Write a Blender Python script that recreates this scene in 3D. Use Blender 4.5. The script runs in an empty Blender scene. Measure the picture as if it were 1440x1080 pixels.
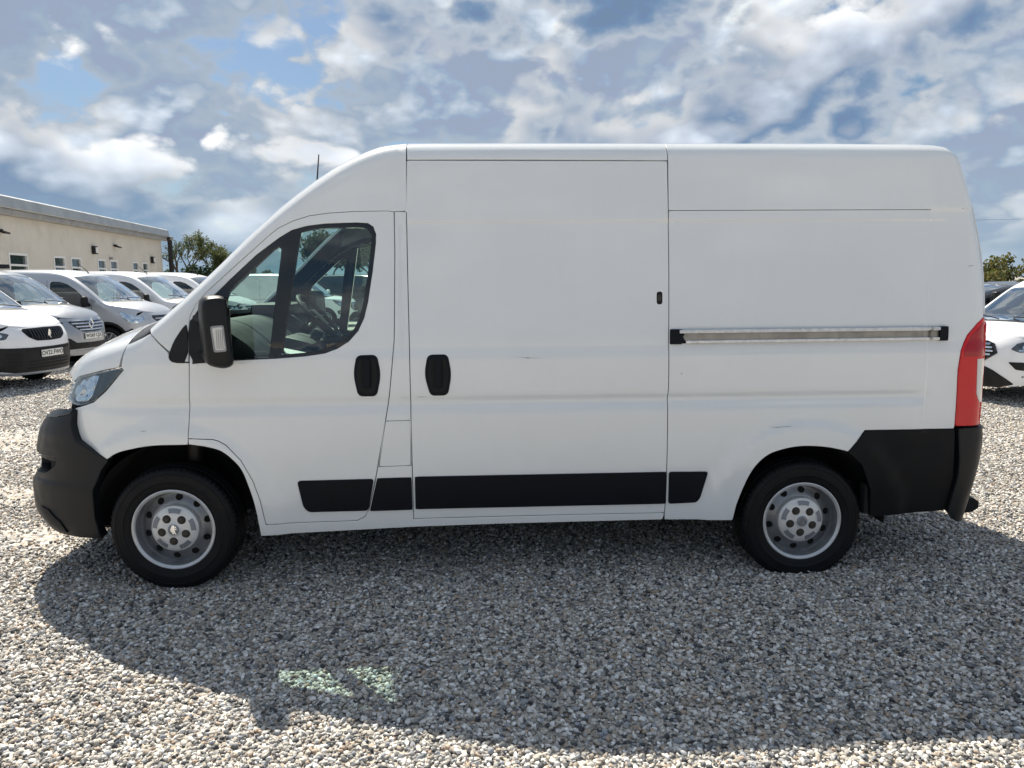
import bpy, bmesh, math, random
import numpy as np
from mathutils import Vector, Matrix, Euler
from mathutils.geometry import delaunay_2d_cdt

random.seed(7)
RNG = np.random.default_rng(7)
SC = bpy.context.scene
COL = SC.collection
R = math.radians
PI = math.pi

# ------------------------------------------------------------------ camera
cam_data = bpy.data.cameras.new('camera')
cam = bpy.data.objects.new('camera', cam_data)
COL.objects.link(cam)
SC.camera = cam
cam_data.sensor_fit = 'HORIZONTAL'
cam_data.sensor_width = 36.0
cam_data.lens = 36.0 * 1061.4 / 1440.0
cam_data.clip_start = 0.05
cam_data.clip_end = 6000
_yaw, _pitch, _roll = -0.0439495, 0.1359106, -0.0075029
_f = Vector((-math.sin(_yaw) * math.cos(_pitch), math.cos(_yaw) * math.cos(_pitch), -math.sin(_pitch)))
_r = Vector((math.cos(_yaw), math.sin(_yaw), 0))
_u = _r.cross(_f)
_r2 = math.cos(_roll) * _r + math.sin(_roll) * _u
_u2 = -math.sin(_roll) * _r + math.cos(_roll) * _u
cam.matrix_world = Matrix(((_r2.x, _u2.x, -_f.x, 1.6558), (_r2.y, _u2.y, -_f.y, -4.98817),
                           (_r2.z, _u2.z, -_f.z, 1.641), (0, 0, 0, 1)))

# ------------------------------------------------------------------ sun, sky, exposure
SUN_TO = Vector((-0.33, 0.722, 1.0)).normalized()          # towards the sun
SUN_EL = math.asin(SUN_TO.z)
SUN_AZ = math.atan2(SUN_TO.x, SUN_TO.y)
sun_data = bpy.data.lights.new('sun', 'SUN')
sun_data.energy = 5.0
sun_data.angle = R(0.53)
sun_data.color = (1.0, 0.92, 0.79)
sun = bpy.data.objects.new('sun', sun_data)
COL.objects.link(sun)
sun.location = (-6, 18, 24)
sun.rotation_euler = SUN_TO.to_track_quat('Z', 'Y').to_euler()

world = bpy.data.worlds.new('World')
SC.world = world
world.use_nodes = True


def build_world():
    nt = world.node_tree
    nt.nodes.clear()
    N, L = nt.nodes.new, nt.links.new
    out = N('ShaderNodeOutputWorld')
    bg = N('ShaderNodeBackground')
    bg.inputs['Strength'].default_value = 0.062
    L(bg.outputs[0], out.inputs['Surface'])
    sky = N('ShaderNodeTexSky')
    sky.sky_type = 'NISHITA'
    sky.sun_disc = False
    sky.sun_elevation = SUN_EL
    sky.sun_rotation = SUN_AZ
    sky.altitude = 60
    sky.air_density = 1.0
    sky.dust_density = 1.2
    sky.ozone_density = 1.6
    tc = N('ShaderNodeTexCoord')
    sep = N('ShaderNodeSeparateXYZ')
    L(tc.outputs['Generated'], sep.inputs[0])

    def mth(op, a, b=None, c=None, clamp=False):
        n = N('ShaderNodeMath')
        n.operation = op
        n.use_clamp = clamp
        for i, v in enumerate((a, b, c)):
            if v is None:
                continue
            if isinstance(v, (int, float)):
                n.inputs[i].default_value = v
            else:
                L(v, n.inputs[i])
        return n.outputs[0]
    zc = mth('MAXIMUM', sep.outputs['Z'], 0.0)
    comb = N('ShaderNodeCombineXYZ')
    L(sep.outputs['X'], comb.inputs[0])
    L(sep.outputs['Y'], comb.inputs[1])
    L(mth('MULTIPLY', mth('POWER', mth('ADD', zc, 0.02), 0.8), 1.5), comb.inputs[2])

    def density(off, scale, cover, fine=True):
        a = N('ShaderNodeVectorMath')
        a.operation = 'ADD'
        L(comb.outputs[0], a.inputs[0])
        a.inputs[1].default_value = off
        n = N('ShaderNodeTexNoise')
        n.inputs['Scale'].default_value = scale
        n.inputs['Detail'].default_value = 9.0 if fine else 4.0
        n.inputs['Roughness'].default_value = 0.57
        n.inputs['Distortion'].default_value = 0.12
        L(a.outputs[0], n.inputs['Vector'])
        v = N('ShaderNodeTexVoronoi')                # billows
        v.feature = 'F1'
        v.inputs['Scale'].default_value = scale * 3.0
        v.inputs['Detail'].default_value = 2.0 if fine else 0.0
        v.inputs['Roughness'].default_value = 0.55
        w = N('ShaderNodeTexNoise')                  # wobble, so that no cell shows
        w.inputs['Scale'].default_value = scale * 3.6
        w.inputs['Detail'].default_value = 2.0
        L(a.outputs[0], w.inputs['Vector'])
        wm = N('ShaderNodeVectorMath')
        wm.operation = 'MULTIPLY_ADD'
        L(w.outputs['Color'], wm.inputs[0])
        wm.inputs[1].default_value = (0.30 / scale,) * 3
        L(a.outputs[0], wm.inputs[2])
        L(wm.outputs[0], v.inputs['Vector'])
        return mth('SUBTRACT', mth('ADD', n.outputs['Fac'], cover), mth('MULTIPLY', v.outputs['Distance'], 0.17))

    def cloud_layer(below, off, scale, cover, stops, gain, lo, hi, soft):
        """one deck of cumulus in front of what lies behind it: thin rims glow, thick cores are blue grey,
           and the side towards the sun (upwards) is brighter"""
        d0 = density(off, scale, cover)
        d1 = density((off[0] - 0.05 / scale, off[1], off[2] + 0.24 / scale), scale, cover, False)
        lit = mth('MULTIPLY', mth('SUBTRACT', d0, d1), gain)
        cov = N('ShaderNodeMapRange')
        cov.interpolation_type = 'SMOOTHSTEP'
        cov.inputs['From Min'].default_value = 0.40
        cov.inputs['From Max'].default_value = soft
        L(d0, cov.inputs['Value'])
        ramp = N('ShaderNodeValToRGB')
        cr = ramp.color_ramp
        for i, (p, c) in enumerate(stops):
            e = cr.elements[i] if i < 2 else cr.elements.new(p)
            e.position = p
            e.color = (*c, 1)
        L(d0, ramp.inputs[0])
        pos = mth('MAXIMUM', lit, 0.0)
        neg = mth('MAXIMUM', mth('MINIMUM', lit, 0.0), -2.0)
        c2 = N('ShaderNodeCombineXYZ')
        L(mth('ADD', pos, neg), c2.inputs[0])
        L(mth('MULTIPLY_ADD', neg, 0.80, mth('MULTIPLY', pos, 0.98)), c2.inputs[1])
        L(mth('MULTIPLY_ADD', neg, 0.52, mth('MULTIPLY', pos, 0.94)), c2.inputs[2])
        col = N('ShaderNodeMixRGB')
        col.blend_type = 'ADD'
        col.inputs[0].default_value = 1.0
        L(ramp.outputs[0], col.inputs[1])
        L(c2.outputs[0], col.inputs[2])
        mx = N('ShaderNodeVectorMath')
        mx.operation = 'MAXIMUM'
        L(col.outputs[0], mx.inputs[0])
        mx.inputs[1].default_value = lo
        mn = N('ShaderNodeVectorMath')
        mn.operation = 'MINIMUM'
        L(mx.outputs[0], mn.inputs[0])
        mn.inputs[1].default_value = hi
        m = N('ShaderNodeMixRGB')
        L(cov.outputs[0], m.inputs[0])
        L(below, m.inputs[1])
        L(mn.outputs[0], m.inputs[2])
        return m.outputs[0]
    blue = N('ShaderNodeMixRGB')
    blue.blend_type = 'MULTIPLY'
    blue.inputs[0].default_value = 1.0
    L(sky.outputs[0], blue.inputs[1])
    blue.inputs[2].default_value = (0.66, 0.78, 0.86, 1)
    O = CLOUD_OFF
    far = cloud_layer(blue.outputs[0], (O[0] + 11.3, O[1] + 4.7, O[2]), 4.0, COVER + 0.0,
                      [(0.41, (6.6, 6.8, 7.0)), (0.60, (4.2, 5.1, 6.3)), (0.48, (5.9, 6.3, 6.8))], 34.0, (3.3, 4.0, 5.1), (9.8, 9.8, 9.8), 0.475)
    near = cloud_layer(far, O, 2.8, COVER - 0.035,
                       [(0.41, (8.2, 8.25, 8.3)), (0.60, (2.5, 3.35, 4.7)), (0.45, (7.2, 7.35, 7.5)), (0.51, (4.2, 4.8, 5.8))], 40.0,
                       (1.75, 2.65, 4.05), (11.5, 11.4, 11.2), 0.475)
    # pale haze low over the horizon
    hz = N('ShaderNodeMapRange')
    hz.interpolation_type = 'SMOOTHSTEP'
    hz.inputs['From Min'].default_value = -0.02
    hz.inputs['From Max'].default_value = 0.20
    hz.inputs['To Min'].default_value = 0.75
    hz.inputs['To Max'].default_value = 0.0
    L(sep.outputs['Z'], hz.inputs['Value'])
    mix2 = N('ShaderNodeMixRGB')
    L(hz.outputs[0], mix2.inputs[0])
    L(near, mix2.inputs[1])
    mix2.inputs[2].default_value = (3.5, 4.75, 5.9, 1)
    L(mix2.outputs[0], bg.inputs['Color'])


CLOUD_OFF = (2.4, 6.1, 9.3)
COVER = 0.172
world.cycles.sampling_method = 'MANUAL'
world.cycles.sample_map_resolution = 256
build_world()
SC.view_settings.view_transform = 'Standard'
SC.view_settings.look = 'None'
SC.view_settings.gamma = 1.0
SC.view_settings.exposure = 0.7
SC.view_settings.use_curve_mapping = False
SC.cycles.max_bounces = 8
SC.cycles.diffuse_bounces = 3
SC.cycles.glossy_bounces = 4
SC.cycles.transparent_max_bounces = 12
SC.cycles.adaptive_threshold = 0.02
SC.cycles.caustics_reflective = False
SC.cycles.caustics_refractive = False


# ------------------------------------------------------------------ materials
MATS = {}


def mat(name, color, rough=0.5, metal=0.0, coat=0.0, spec=0.5, var=0.0, vscale=8.0, bump=0.0, bscale=60.0,
        dirt=None, emis=None, alpha_glass=None, trans=0.0, ior=1.45):
    if name in MATS:
        return MATS[name]
    m = bpy.data.materials.new(name)
    m.use_nodes = True
    nt = m.node_tree
    N, L = nt.nodes.new, nt.links.new
    b = nt.nodes['Principled BSDF']
    b.inputs['Base Color'].default_value = (*color, 1)
    b.inputs['Roughness'].default_value = rough
    b.inputs['Metallic'].default_value = metal
    b.inputs['Coat Weight'].default_value = coat
    b.inputs['Coat Roughness'].default_value = 0.06
    b.inputs['Specular IOR Level'].default_value = spec
    b.inputs['Transmission Weight'].default_value = trans
    b.inputs['IOR'].default_value = ior
    tc = N('ShaderNodeTexCoord')
    if var > 0:
        n = N('ShaderNodeTexNoise')
        n.inputs['Scale'].default_value = vscale
        n.inputs['Detail'].default_value = 6
        L(tc.outputs['Object'], n.inputs['Vector'])
        r = N('ShaderNodeMapRange')
        r.inputs['From Min'].default_value = 0.3
        r.inputs['From Max'].default_value = 0.7
        r.inputs['To Min'].default_value = 1 - var
        r.inputs['To Max'].default_value = 1 + var
        L(n.outputs['Fac'], r.inputs['Value'])
        mx = N('ShaderNodeMixRGB')
        mx.blend_type = 'MULTIPLY'
        mx.inputs[0].default_value = 1
        mx.inputs[1].default_value = (*color, 1)
        L(r.outputs[0], mx.inputs[2])
        L(mx.outputs[0], b.inputs['Base Color'])
        rr = N('ShaderNodeMapRange')
        rr.inputs['From Min'].default_value = 0.3
        rr.inputs['From Max'].default_value = 0.7
        rr.inputs['To Min'].default_value = max(0.02, rough * (1 - var))
        rr.inputs['To Max'].default_value = min(1, rough * (1 + var))
        L(n.outputs['Fac'], rr.inputs['Value'])
        L(rr.outputs[0], b.inputs['Roughness'])
        if dirt:
            dcol, lo, hi, sc2 = dirt
            n2 = N('ShaderNodeTexNoise')
            n2.inputs['Scale'].default_value = sc2
            n2.inputs['Detail'].default_value = 8
            n2.inputs['Roughness'].default_value = 0.65
            L(tc.outputs['Object'], n2.inputs['Vector'])
            r2 = N('ShaderNodeMapRange')
            r2.inputs['From Min'].default_value = lo
            r2.inputs['From Max'].default_value = hi
            r2.inputs['To Max'].default_value = 0.55
            L(n2.outputs['Fac'], r2.inputs['Value'])
            mx2 = N('ShaderNodeMixRGB')
            L(r2.outputs[0], mx2.inputs[0])
            L(mx.outputs[0], mx2.inputs[1])
            mx2.inputs[2].default_value = (*dcol, 1)
            L(mx2.outputs[0], b.inputs['Base Color'])
    if bump > 0:
        n3 = N('ShaderNodeTexNoise')
        n3.inputs['Scale'].default_value = bscale
        n3.inputs['Detail'].default_value = 5
        L(tc.outputs['Object'], n3.inputs['Vector'])
        bp = N('ShaderNodeBump')
        bp.inputs['Strength'].default_value = bump
        bp.inputs['Distance'].default_value = 0.01
        L(n3.outputs['Fac'], bp.inputs['Height'])
        L(bp.outputs[0], b.inputs['Normal'])
    if emis:
        b.inputs['Emission Color'].default_value = (*emis[:3], 1)
        b.inputs['Emission Strength'].default_value = emis[3]
    MATS[name] = m
    return m


def glass_mat(name, tint, refl=1.0, rough=0.0):
    m = bpy.data.materials.new(name)
    m.use_nodes = True
    nt = m.node_tree
    nt.nodes.clear()
    N, L = nt.nodes.new, nt.links.new
    o = N('ShaderNodeOutputMaterial')
    t = N('ShaderNodeBsdfTransparent')
    t.inputs[0].default_value = (*tint, 1)
    g = N('ShaderNodeBsdfGlossy')
    g.inputs['Roughness'].default_value = rough
    g.inputs['Color'].default_value = (0.95, 0.98, 1, 1)
    lw = N('ShaderNodeLayerWeight')                  # thin sheet: the same from both sides
    lw.inputs['Blend'].default_value = 0.5
    pw = N('ShaderNodeMath')
    pw.operation = 'POWER'
    L(lw.outputs['Facing'], pw.inputs[0])
    pw.inputs[1].default_value = 5.0
    ma = N('ShaderNodeMath')
    ma.operation = 'MULTIPLY_ADD'
    L(pw.outputs[0], ma.inputs[0])
    ma.inputs[1].default_value = 0.92
    ma.inputs[2].default_value = 0.075
    mul = N('ShaderNodeMath')
    mul.operation = 'MULTIPLY'
    mul.use_clamp = True
    mul.inputs[1].default_value = refl
    L(ma.outputs[0], mul.inputs[0])
    mx = N('ShaderNodeMixShader')
    L(mul.outputs[0], mx.inputs[0])
    L(t.outputs[0], mx.inputs[1])
    L(g.outputs[0], mx.inputs[2])
    L(mx.outputs[0], o.inputs[0])
    MATS[name] = m
    return m


def white_paint(name, color, grime=True):
    """gloss paint with a faint road film and rain streaks"""
    m = mat(name, color, rough=0.22, coat=1.0, var=0.02, vscale=2.2)
    nt = m.node_tree
    N, L = nt.nodes.new, nt.links.new
    b = nt.nodes['Principled BSDF']
    src = b.inputs['Base Color'].links[0].from_socket
    tc = N('ShaderNodeTexCoord')
    mp = N('ShaderNodeMapping')
    mp.inputs['Scale'].default_value = (7.0, 7.0, 0.8)
    L(tc.outputs['Object'], mp.inputs['Vector'])
    n = N('ShaderNodeTexNoise')
    n.inputs['Scale'].default_value = 2.4
    n.inputs['Detail'].default_value = 7
    n.inputs['Roughness'].default_value = 0.65
    L(mp.outputs[0], n.inputs['Vector'])
    r = N('ShaderNodeMapRange')
    r.inputs['From Min'].default_value = 0.50
    r.inputs['From Max'].default_value = 0.82
    r.inputs['To Max'].default_value = 0.035
    L(n.outputs['Fac'], r.inputs['Value'])
    n2 = N('ShaderNodeTexNoise')
    n2.inputs['Scale'].default_value = 9
    n2.inputs['Detail'].default_value = 8
    n2.inputs['Roughness'].default_value = 0.7
    L(tc.outputs['Object'], n2.inputs['Vector'])
    ml = N('ShaderNodeMath')
    ml.operation = 'MULTIPLY'
    ml.inputs[0].default_value = 0.06
    L(n2.outputs['Fac'], ml.inputs[1])
    ad = N('ShaderNodeMath')
    ad.operation = 'ADD'
    ad.use_clamp = True
    L(r.outputs[0], ad.inputs[0])
    L(ml.outputs[0], ad.inputs[1])
    mx = N('ShaderNodeMixRGB')
    L(ad.outputs[0], mx.inputs[0])
    L(src, mx.inputs[1])
    mx.inputs[2].default_value = (0.50, 0.46, 0.38, 1)
    L(mx.outputs[0], b.inputs['Base Color'])
    return m


M_WHITE = white_paint('white_van_paint', (0.75, 0.775, 0.785))
M_WHITE2 = mat('white_paint_clean', (0.80, 0.81, 0.83), rough=0.28, coat=0.5, var=0.03, vscale=2)
M_SILVER = mat('silver_paint', (0.33, 0.35, 0.385), rough=0.30, metal=0.55, coat=0.6, var=0.03, vscale=2)
M_PALE = mat('pale_silver_paint', (0.50, 0.52, 0.555), rough=0.3, metal=0.35, coat=0.6, var=0.03, vscale=2)
M_NAVY = mat('dark_navy_paint', (0.012, 0.018, 0.03), rough=0.25, coat=0.7)
M_BLACKCAR = mat('black_car_paint', (0.008, 0.009, 0.011), rough=0.25, coat=0.7)
M_PLASTIC = mat('black_plastic', (0.009, 0.010, 0.012), rough=0.45, spec=.32, var=0.2, vscale=14, bump=0.12, bscale=260,
                dirt=((0.03, 0.029, 0.027), 0.58, 0.85, 3.0))
M_PLASTIC_SHADED = mat('black_plastic_shaded', (0.004, 0.0052, 0.007), rough=0.5, spec=.2, var=0.25, vscale=5, bump=0.08, bscale=300)  # bumper plastic darkened in colour, as if less sky light reached it
M_STRIP = mat('strip_plastic', (0.0025, 0.0042, 0.0085), rough=0.45, spec=.2, var=0.15, vscale=10, bump=0.06, bscale=300)
M_SEAM = mat('seam_dark', (0.012, 0.012, 0.013), rough=0.9)
M_GLOSSBLK = mat('gloss_black_frame', (0.006, 0.007, 0.008), rough=0.12, coat=0.4)
M_RUBBER = mat('tyre_rubber', (0.0045, 0.005, 0.0065), rough=0.55, spec=.25, var=0.25, vscale=10, bump=0.15, bscale=160,
               dirt=((0.02, 0.018, 0.016), 0.60, 0.90, 9.0))
M_RIM = mat('rim_silver', (0.25, 0.26, 0.275), rough=0.34, metal=0.5, var=0.12, vscale=18,
            dirt=((0.16, 0.13, 0.10), 0.55, 0.80, 14.0))
M_LIP = mat('rim_lip_silver', (0.52, 0.53, 0.54), rough=0.35, metal=0.45, var=0.1, vscale=20)
M_CAP = mat('cap_silver', (0.66, 0.66, 0.65), rough=0.36, metal=0.2, var=0.1, vscale=20,
            dirt=((0.22, 0.19, 0.15), 0.58, 0.85, 20.0))
M_CAPDK = mat('cap_recess', (0.22, 0.235, 0.26), rough=0.45, metal=0.3)
M_NUT = mat('nut_dark', (0.05, 0.043, 0.036), rough=0.5, metal=0.4)
M_HOLE = mat('hole_black', (0.004, 0.004, 0.004), rough=0.9)
M_CHROME = mat('chrome', (0.72, 0.73, 0.75), rough=0.1, metal=1.0)
M_ALU = mat('brushed_aluminium', (0.60, 0.60, 0.60), rough=0.32, metal=0.9, var=0.15, vscale=30)
M_RAIL = mat('rail_worn', (0.30, 0.28, 0.25), rough=0.42, metal=0.75, var=0.3, vscale=12)
M_RED = mat('lamp_red', (0.60, 0.008, 0.014), rough=0.15, coat=0.25, spec=0.4)
M_REDDK = mat('lamp_red_dark', (0.36, 0.004, 0.010), rough=0.15, coat=0.25)
M_LENSS = mat('lamp_smoked', (0.24, 0.25, 0.25), rough=0.1, coat=0.6)
M_LENSW = mat('lamp_clear_white', (0.62, 0.62, 0.60), rough=0.08, coat=0.9)
M_AMBER = mat('lamp_amber', (0.55, 0.20, 0.02), rough=0.1, coat=0.9)
M_REFLECT = mat('lamp_reflector', (0.75, 0.77, 0.80), rough=0.12, metal=1.0)
M_LAMPSIL = mat('lamp_silver', (0.40, 0.41, 0.42), rough=0.28, metal=0.4)
M_LAMPBLK = mat('lamp_bezel', (0.035, 0.04, 0.045), rough=0.25)
M_TRIM = mat('cab_trim_dark', (0.014, 0.015, 0.017), rough=0.6, var=0.15, vscale=12)
M_TRIMG = mat('cab_trim_grey', (0.07, 0.072, 0.075), rough=0.8, var=0.1, vscale=10)
M_HEAD = mat('headliner', (0.33, 0.33, 0.31), rough=0.9, var=0.06, vscale=12)
M_SEAT = mat('seat_fabric', (0.03, 0.032, 0.036), rough=0.9, var=0.3, vscale=40, bump=0.2, bscale=200)
M_PLATEW = mat('plate_white', (0.78, 0.78, 0.74), rough=0.4)
M_PLATET = mat('plate_text_black', (0.01, 0.01, 0.01), rough=0.5)
M_PAPER = mat('paper_white', (0.62, 0.64, 0.64), rough=0.8)
M_UNDER = mat('underbody', (0.012, 0.012, 0.012), rough=0.85, var=0.3, vscale=6)
M_GLASS = glass_mat('cab_glass', (0.72, 0.88, 0.82), 1.0)
M_GLASSD = glass_mat('dark_privacy_glass', (0.10, 0.13, 0.13), 1.0)
M_SCREEN = glass_mat('windscreen_glass', (0.78, 0.92, 0.87), 1.1)
M_SCREENB = glass_mat('tinted_windscreen', (0.72, 0.84, 0.84), 2.6)
M_LENS = glass_mat('headlamp_lens', (0.86, 0.90, 0.92), 1.3)


# ------------------------------------------------------------------ object helpers
def link(o, parent=None):
    COL.objects.link(o)
    if parent is not None:
        o.parent = parent
    return o


def tag(o, label=None, category=None, group=None, kind=None):
    if label:
        o['label'] = label
    if category:
        o['category'] = category
    if group:
        o['group'] = group
    if kind:
        o['kind'] = kind
    return o


def empty(name, loc=(0, 0, 0), rz=0.0, label=None, category=None, group=None):
    e = bpy.data.objects.new(name, None)
    e.empty_display_size = 0.2
    link(e)
    e.location = loc
    e.rotation_euler = (0, 0, rz)
    return tag(e, label, category, group)


def raw(name, verts, faces, material, parent=None, normals=None, smooth=False):
    me = bpy.data.meshes.new(name)
    me.from_pydata([tuple(map(float, v)) for v in verts], [], [tuple(map(int, f)) for f in faces])
    me.materials.append(material)
    if smooth or normals is not None:
        me.polygons.foreach_set('use_smooth', [True] * len(me.polygons))
    me.update()
    if normals is not None:
        me.normals_split_custom_set_from_vertices([tuple(map(float, n)) for n in normals])
    o = bpy.data.objects.new(name, me)
    return link(o, parent)


class MB:
    """collects simple solids and links them as one mesh object"""

    def __init__(self):
        self.bm = bmesh.new()

    def box(self, lo, hi, bev=0.0, rot=None, segs=2):
        lo, hi = Vector(lo), Vector(hi)
        c, s = (lo + hi) / 2, hi - lo
        r = bmesh.ops.create_cube(self.bm, size=1.0)
        vs = r['verts']
        bmesh.ops.scale(self.bm, vec=s, verts=vs)
        if bev > 0:
            es = list({e for v in vs for e in v.link_edges})
            rb = bmesh.ops.bevel(self.bm, geom=es, offset=min(bev, min(s) * 0.45), segments=segs, affect='EDGES', profile=0.6)
            vs = list({v for f in rb['faces'] for v in f.verts} | {v for v in vs if v.is_valid})
        if rot is not None:
            bmesh.ops.rotate(self.bm, cent=(0, 0, 0), matrix=Euler(rot).to_matrix(), verts=vs)
        bmesh.ops.translate(self.bm, vec=c, verts=vs)
        return self

    def tube(self, pts, rad, segs=8, caps=True):
        pts = [Vector(p) for p in pts]
        rads = rad if isinstance(rad, (list, tuple)) else [rad] * len(pts)
        rings = []
        up = Vector((0, 0, 1))
        for i, p in enumerate(pts):
            d = (pts[min(i + 1, len(pts) - 1)] - pts[max(i - 1, 0)]).normalized()
            a = d.cross(up)
            if a.length < 1e-3:
                a = d.cross(Vector((1, 0, 0)))
            a.normalize()
            b = a.cross(d)
            rings.append([self.bm.verts.new(p + (a * math.cos(t) + b * math.sin(t)) * rads[i])
                          for t in [2 * PI * k / segs for k in range(segs)]])
        for A, B in zip(rings, rings[1:]):
            for k in range(segs):
                self.bm.faces.new((A[k], A[(k + 1) % segs], B[(k + 1) % segs], B[k]))
        if caps:
            self.bm.faces.new(rings[0][::-1])
            self.bm.faces.new(rings[-1])
        return self

    def prism(self, poly, axis, a, b):
        """extrude a 2D polygon along axis 'x','y' or 'z' from a to b"""
        def P(u, v, w):
            return {'y': (u, w, v), 'x': (w, u, v), 'z': (u, v, w)}[axis]
        A = [self.bm.verts.new(P(u, v, a)) for u, v in poly]
        B = [self.bm.verts.new(P(u, v, b)) for u, v in poly]
        n = len(poly)
        self.bm.faces.new(A)
        self.bm.faces.new(B[::-1])
        for i in range(n):
            self.bm.faces.new((A[i], B[i], B[(i + 1) % n], A[(i + 1) % n]))
        return self

    def build(self, name, material, parent=None, smooth=False, loc=None):
        bmesh.ops.recalc_face_normals(self.bm, faces=self.bm.faces[:])
        me = bpy.data.meshes.new(name)
        self.bm.to_mesh(me)
        self.bm.free()
        me.materials.append(material)
        if smooth:
            me.polygons.foreach_set('use_smooth', [True] * len(me.polygons))
            try:
                me.set_sharp_from_angle(angle=R(40))
            except Exception:
                pass
        o = link(bpy.data.objects.new(name, me), parent)
        if loc is not None:
            o.location = loc
        return o


def lathe_mesh(name, prof, segs=64, material=None, jitter=None):
    """prof: list of (r, y); spun about the y axis"""
    vs, fs = [], []
    n = len(prof)
    for k in range(segs):
        t = 2 * PI * k / segs
        for j, (r, y) in enumerate(prof):
            rr = r + (jitter(j, k) if jitter else 0.0)
            vs.append((rr * math.cos(t), y, rr * math.sin(t)))
    for k in range(segs):
        k2 = (k + 1) % segs
        for j in range(n - 1):
            fs.append((k * n + j, k * n + j + 1, k2 * n + j + 1, k2 * n + j))
    me = bpy.data.meshes.new(name)
    me.from_pydata(vs, [], fs)
    bm = bmesh.new()
    bm.from_mesh(me)
    bmesh.ops.recalc_face_normals(bm, faces=bm.faces[:])
    bm.to_mesh(me)
    bm.free()
    if material:
        me.materials.append(material)
    me.polygons.foreach_set('use_smooth', [True] * len(me.polygons))
    try:
        me.set_sharp_from_angle(angle=R(38))
    except Exception:
        pass
    return me


# ------------------------------------------------------------------ curved body panels
def pchip(xs, ys):
    """smooth monotone table through knots, returned as a vectorised function"""
    xs, ys = np.array(xs, float), np.array(ys, float)
    h = np.diff(xs)
    d = np.diff(ys) / h
    m = np.zeros_like(xs)
    m[0], m[-1] = d[0], d[-1]
    for i in range(1, len(xs) - 1):
        if d[i - 1] * d[i] > 0:
            w1, w2 = 2 * h[i] + h[i - 1], h[i] + 2 * h[i - 1]
            m[i] = (w1 + w2) / (w1 / d[i - 1] + w2 / d[i])

    def f(x):
        x = np.asarray(x, float)
        i = np.clip(np.searchsorted(xs, x) - 1, 0, len(xs) - 2)
        t = (x - xs[i]) / h[i]
        t = np.clip(t, -0.5, 1.5)
        t2, t3 = t * t, t * t * t
        return ((2 * t3 - 3 * t2 + 1) * ys[i] + (t3 - 2 * t2 + t) * h[i] * m[i] +
                (-2 * t3 + 3 * t2) * ys[i + 1] + (t3 - t2) * h[i] * m[i + 1])
    return f


def smooth01(a, b, x):
    t = np.clip((x - a) / (b - a), 0, 1)
    return t * t * (3 - 2 * t)


class Shape:
    """a van's outer skin: sections across x, a rounded nose and a rounded tail.
       S(x,u): u = height up the side, then round the roof corner, then across the roof to the centre line
       F(q,z): q = way round the nose from the centre line, z = height;  B(y,z): tail"""
    LC, LR = 0.2, 0.8

    def __init__(s, wz, nose, te, crown, rad, back, xs=0.3, en=3.5, em=2.5, rr=0.09, relief=None):
        s.wz, s.nose, s.te, s.cr, s.rad, s.back = (pchip(*zip(*t)) for t in (wz, nose, te, crown, rad, back))
        s.xs, s.en, s.em, s.rr, s.relief = xs, en, em, rr, relief
        t = np.linspace(0, PI / 2, 4000)
        xi, eta = np.cos(t) ** (2 / en), np.sin(t) ** (2 / em)
        L = np.concatenate([[0], np.cumsum(np.hypot(np.diff(xi) * 1.2, np.diff(eta)))])
        s.Q, s._L, s._xi, s._eta = L[-1], L, xi, eta

    def W(s, x, z):
        x, z = np.asarray(x, float), np.asarray(z, float)
        w = s.wz(z)
        if s.relief:
            w = w + s.relief(x, z)
        k = np.clip((s.xs - x) / (s.xs - s.nose(z)), 0, 0.9995)
        w = w * np.where(x < s.xs, (1 - k ** s.en) ** (1 / s.em), 1.0)
        b = s.back(z) - s.rr
        e = np.clip((x - b) / s.rr, 0, 0.999)
        return w - s.rr * (1 - np.sqrt(1 - e * e))

    def S(s, x, u):
        x, u = np.asarray(x, float), np.asarray(u, float)
        te, rad, cr = s.te(x), s.rad(x), s.cr(x)
        zc = te - rad
        w0 = s.W(x, np.minimum(zc, te))
        slope = (s.W(x, zc) - s.W(x, zc - 0.01)) / 0.01
        rb = np.minimum(1.15 * rad, 0.6 * w0)
        w1 = w0 - rb
        sl = 2 * cr / np.maximum(w1, 0.05)
        t = np.clip((u - zc) / s.LC, 0, 1)
        t2 = np.clip((u - zc - s.LC) / s.LR, 0, 1)
        k = 0.58
        c1y, c1z = w0 + slope * k * rad, zc + k * rad
        c2y, c2z = w1 + k * rb, te - sl * k * rb
        a, b, c, d = (1 - t) ** 3, 3 * (1 - t) ** 2 * t, 3 * (1 - t) * t * t, t ** 3
        yc = a * w0 + b * c1y + c * c2y + d * w1
        zz = a * zc + b * c1z + c * c2z + d * te
        yr = w1 * (1 - t2)
        zr = te + cr * (1 - (1 - t2) ** 2)
        side = u <= zc
        roof = t2 > 0
        y = np.where(side, s.W(x, u), np.where(roof, yr, yc))
        z = np.where(side, u, np.where(roof, zr, zz))
        return np.stack([x, -y, z], -1)

    def F(s, q, z):
        q, z = np.asarray(q, float), np.asarray(z, float)
        a = np.abs(q)
        xi, eta = np.interp(a, s._L, s._xi), np.interp(a, s._L, s._eta)
        return np.stack([s.xs - (s.xs - s.nose(z)) * xi, -np.sign(q) * s.wz(z) * eta, z], -1)

    def B(s, y, z):
        y, z = np.asarray(y, float), np.asarray(z, float)
        w = s.wz(z)
        e = np.clip((np.abs(y) - (w - s.rr)) / s.rr, 0, 0.999)
        return np.stack([s.back(z) - s.rr * (1 - np.sqrt(1 - e * e)), y, z], -1)

    def utop(s, x):
        return s.te(x) - s.rad(x) + s.LC + s.LR

    def ucor(s, x):
        return s.te(x) - s.rad(x) + s.LC


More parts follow.
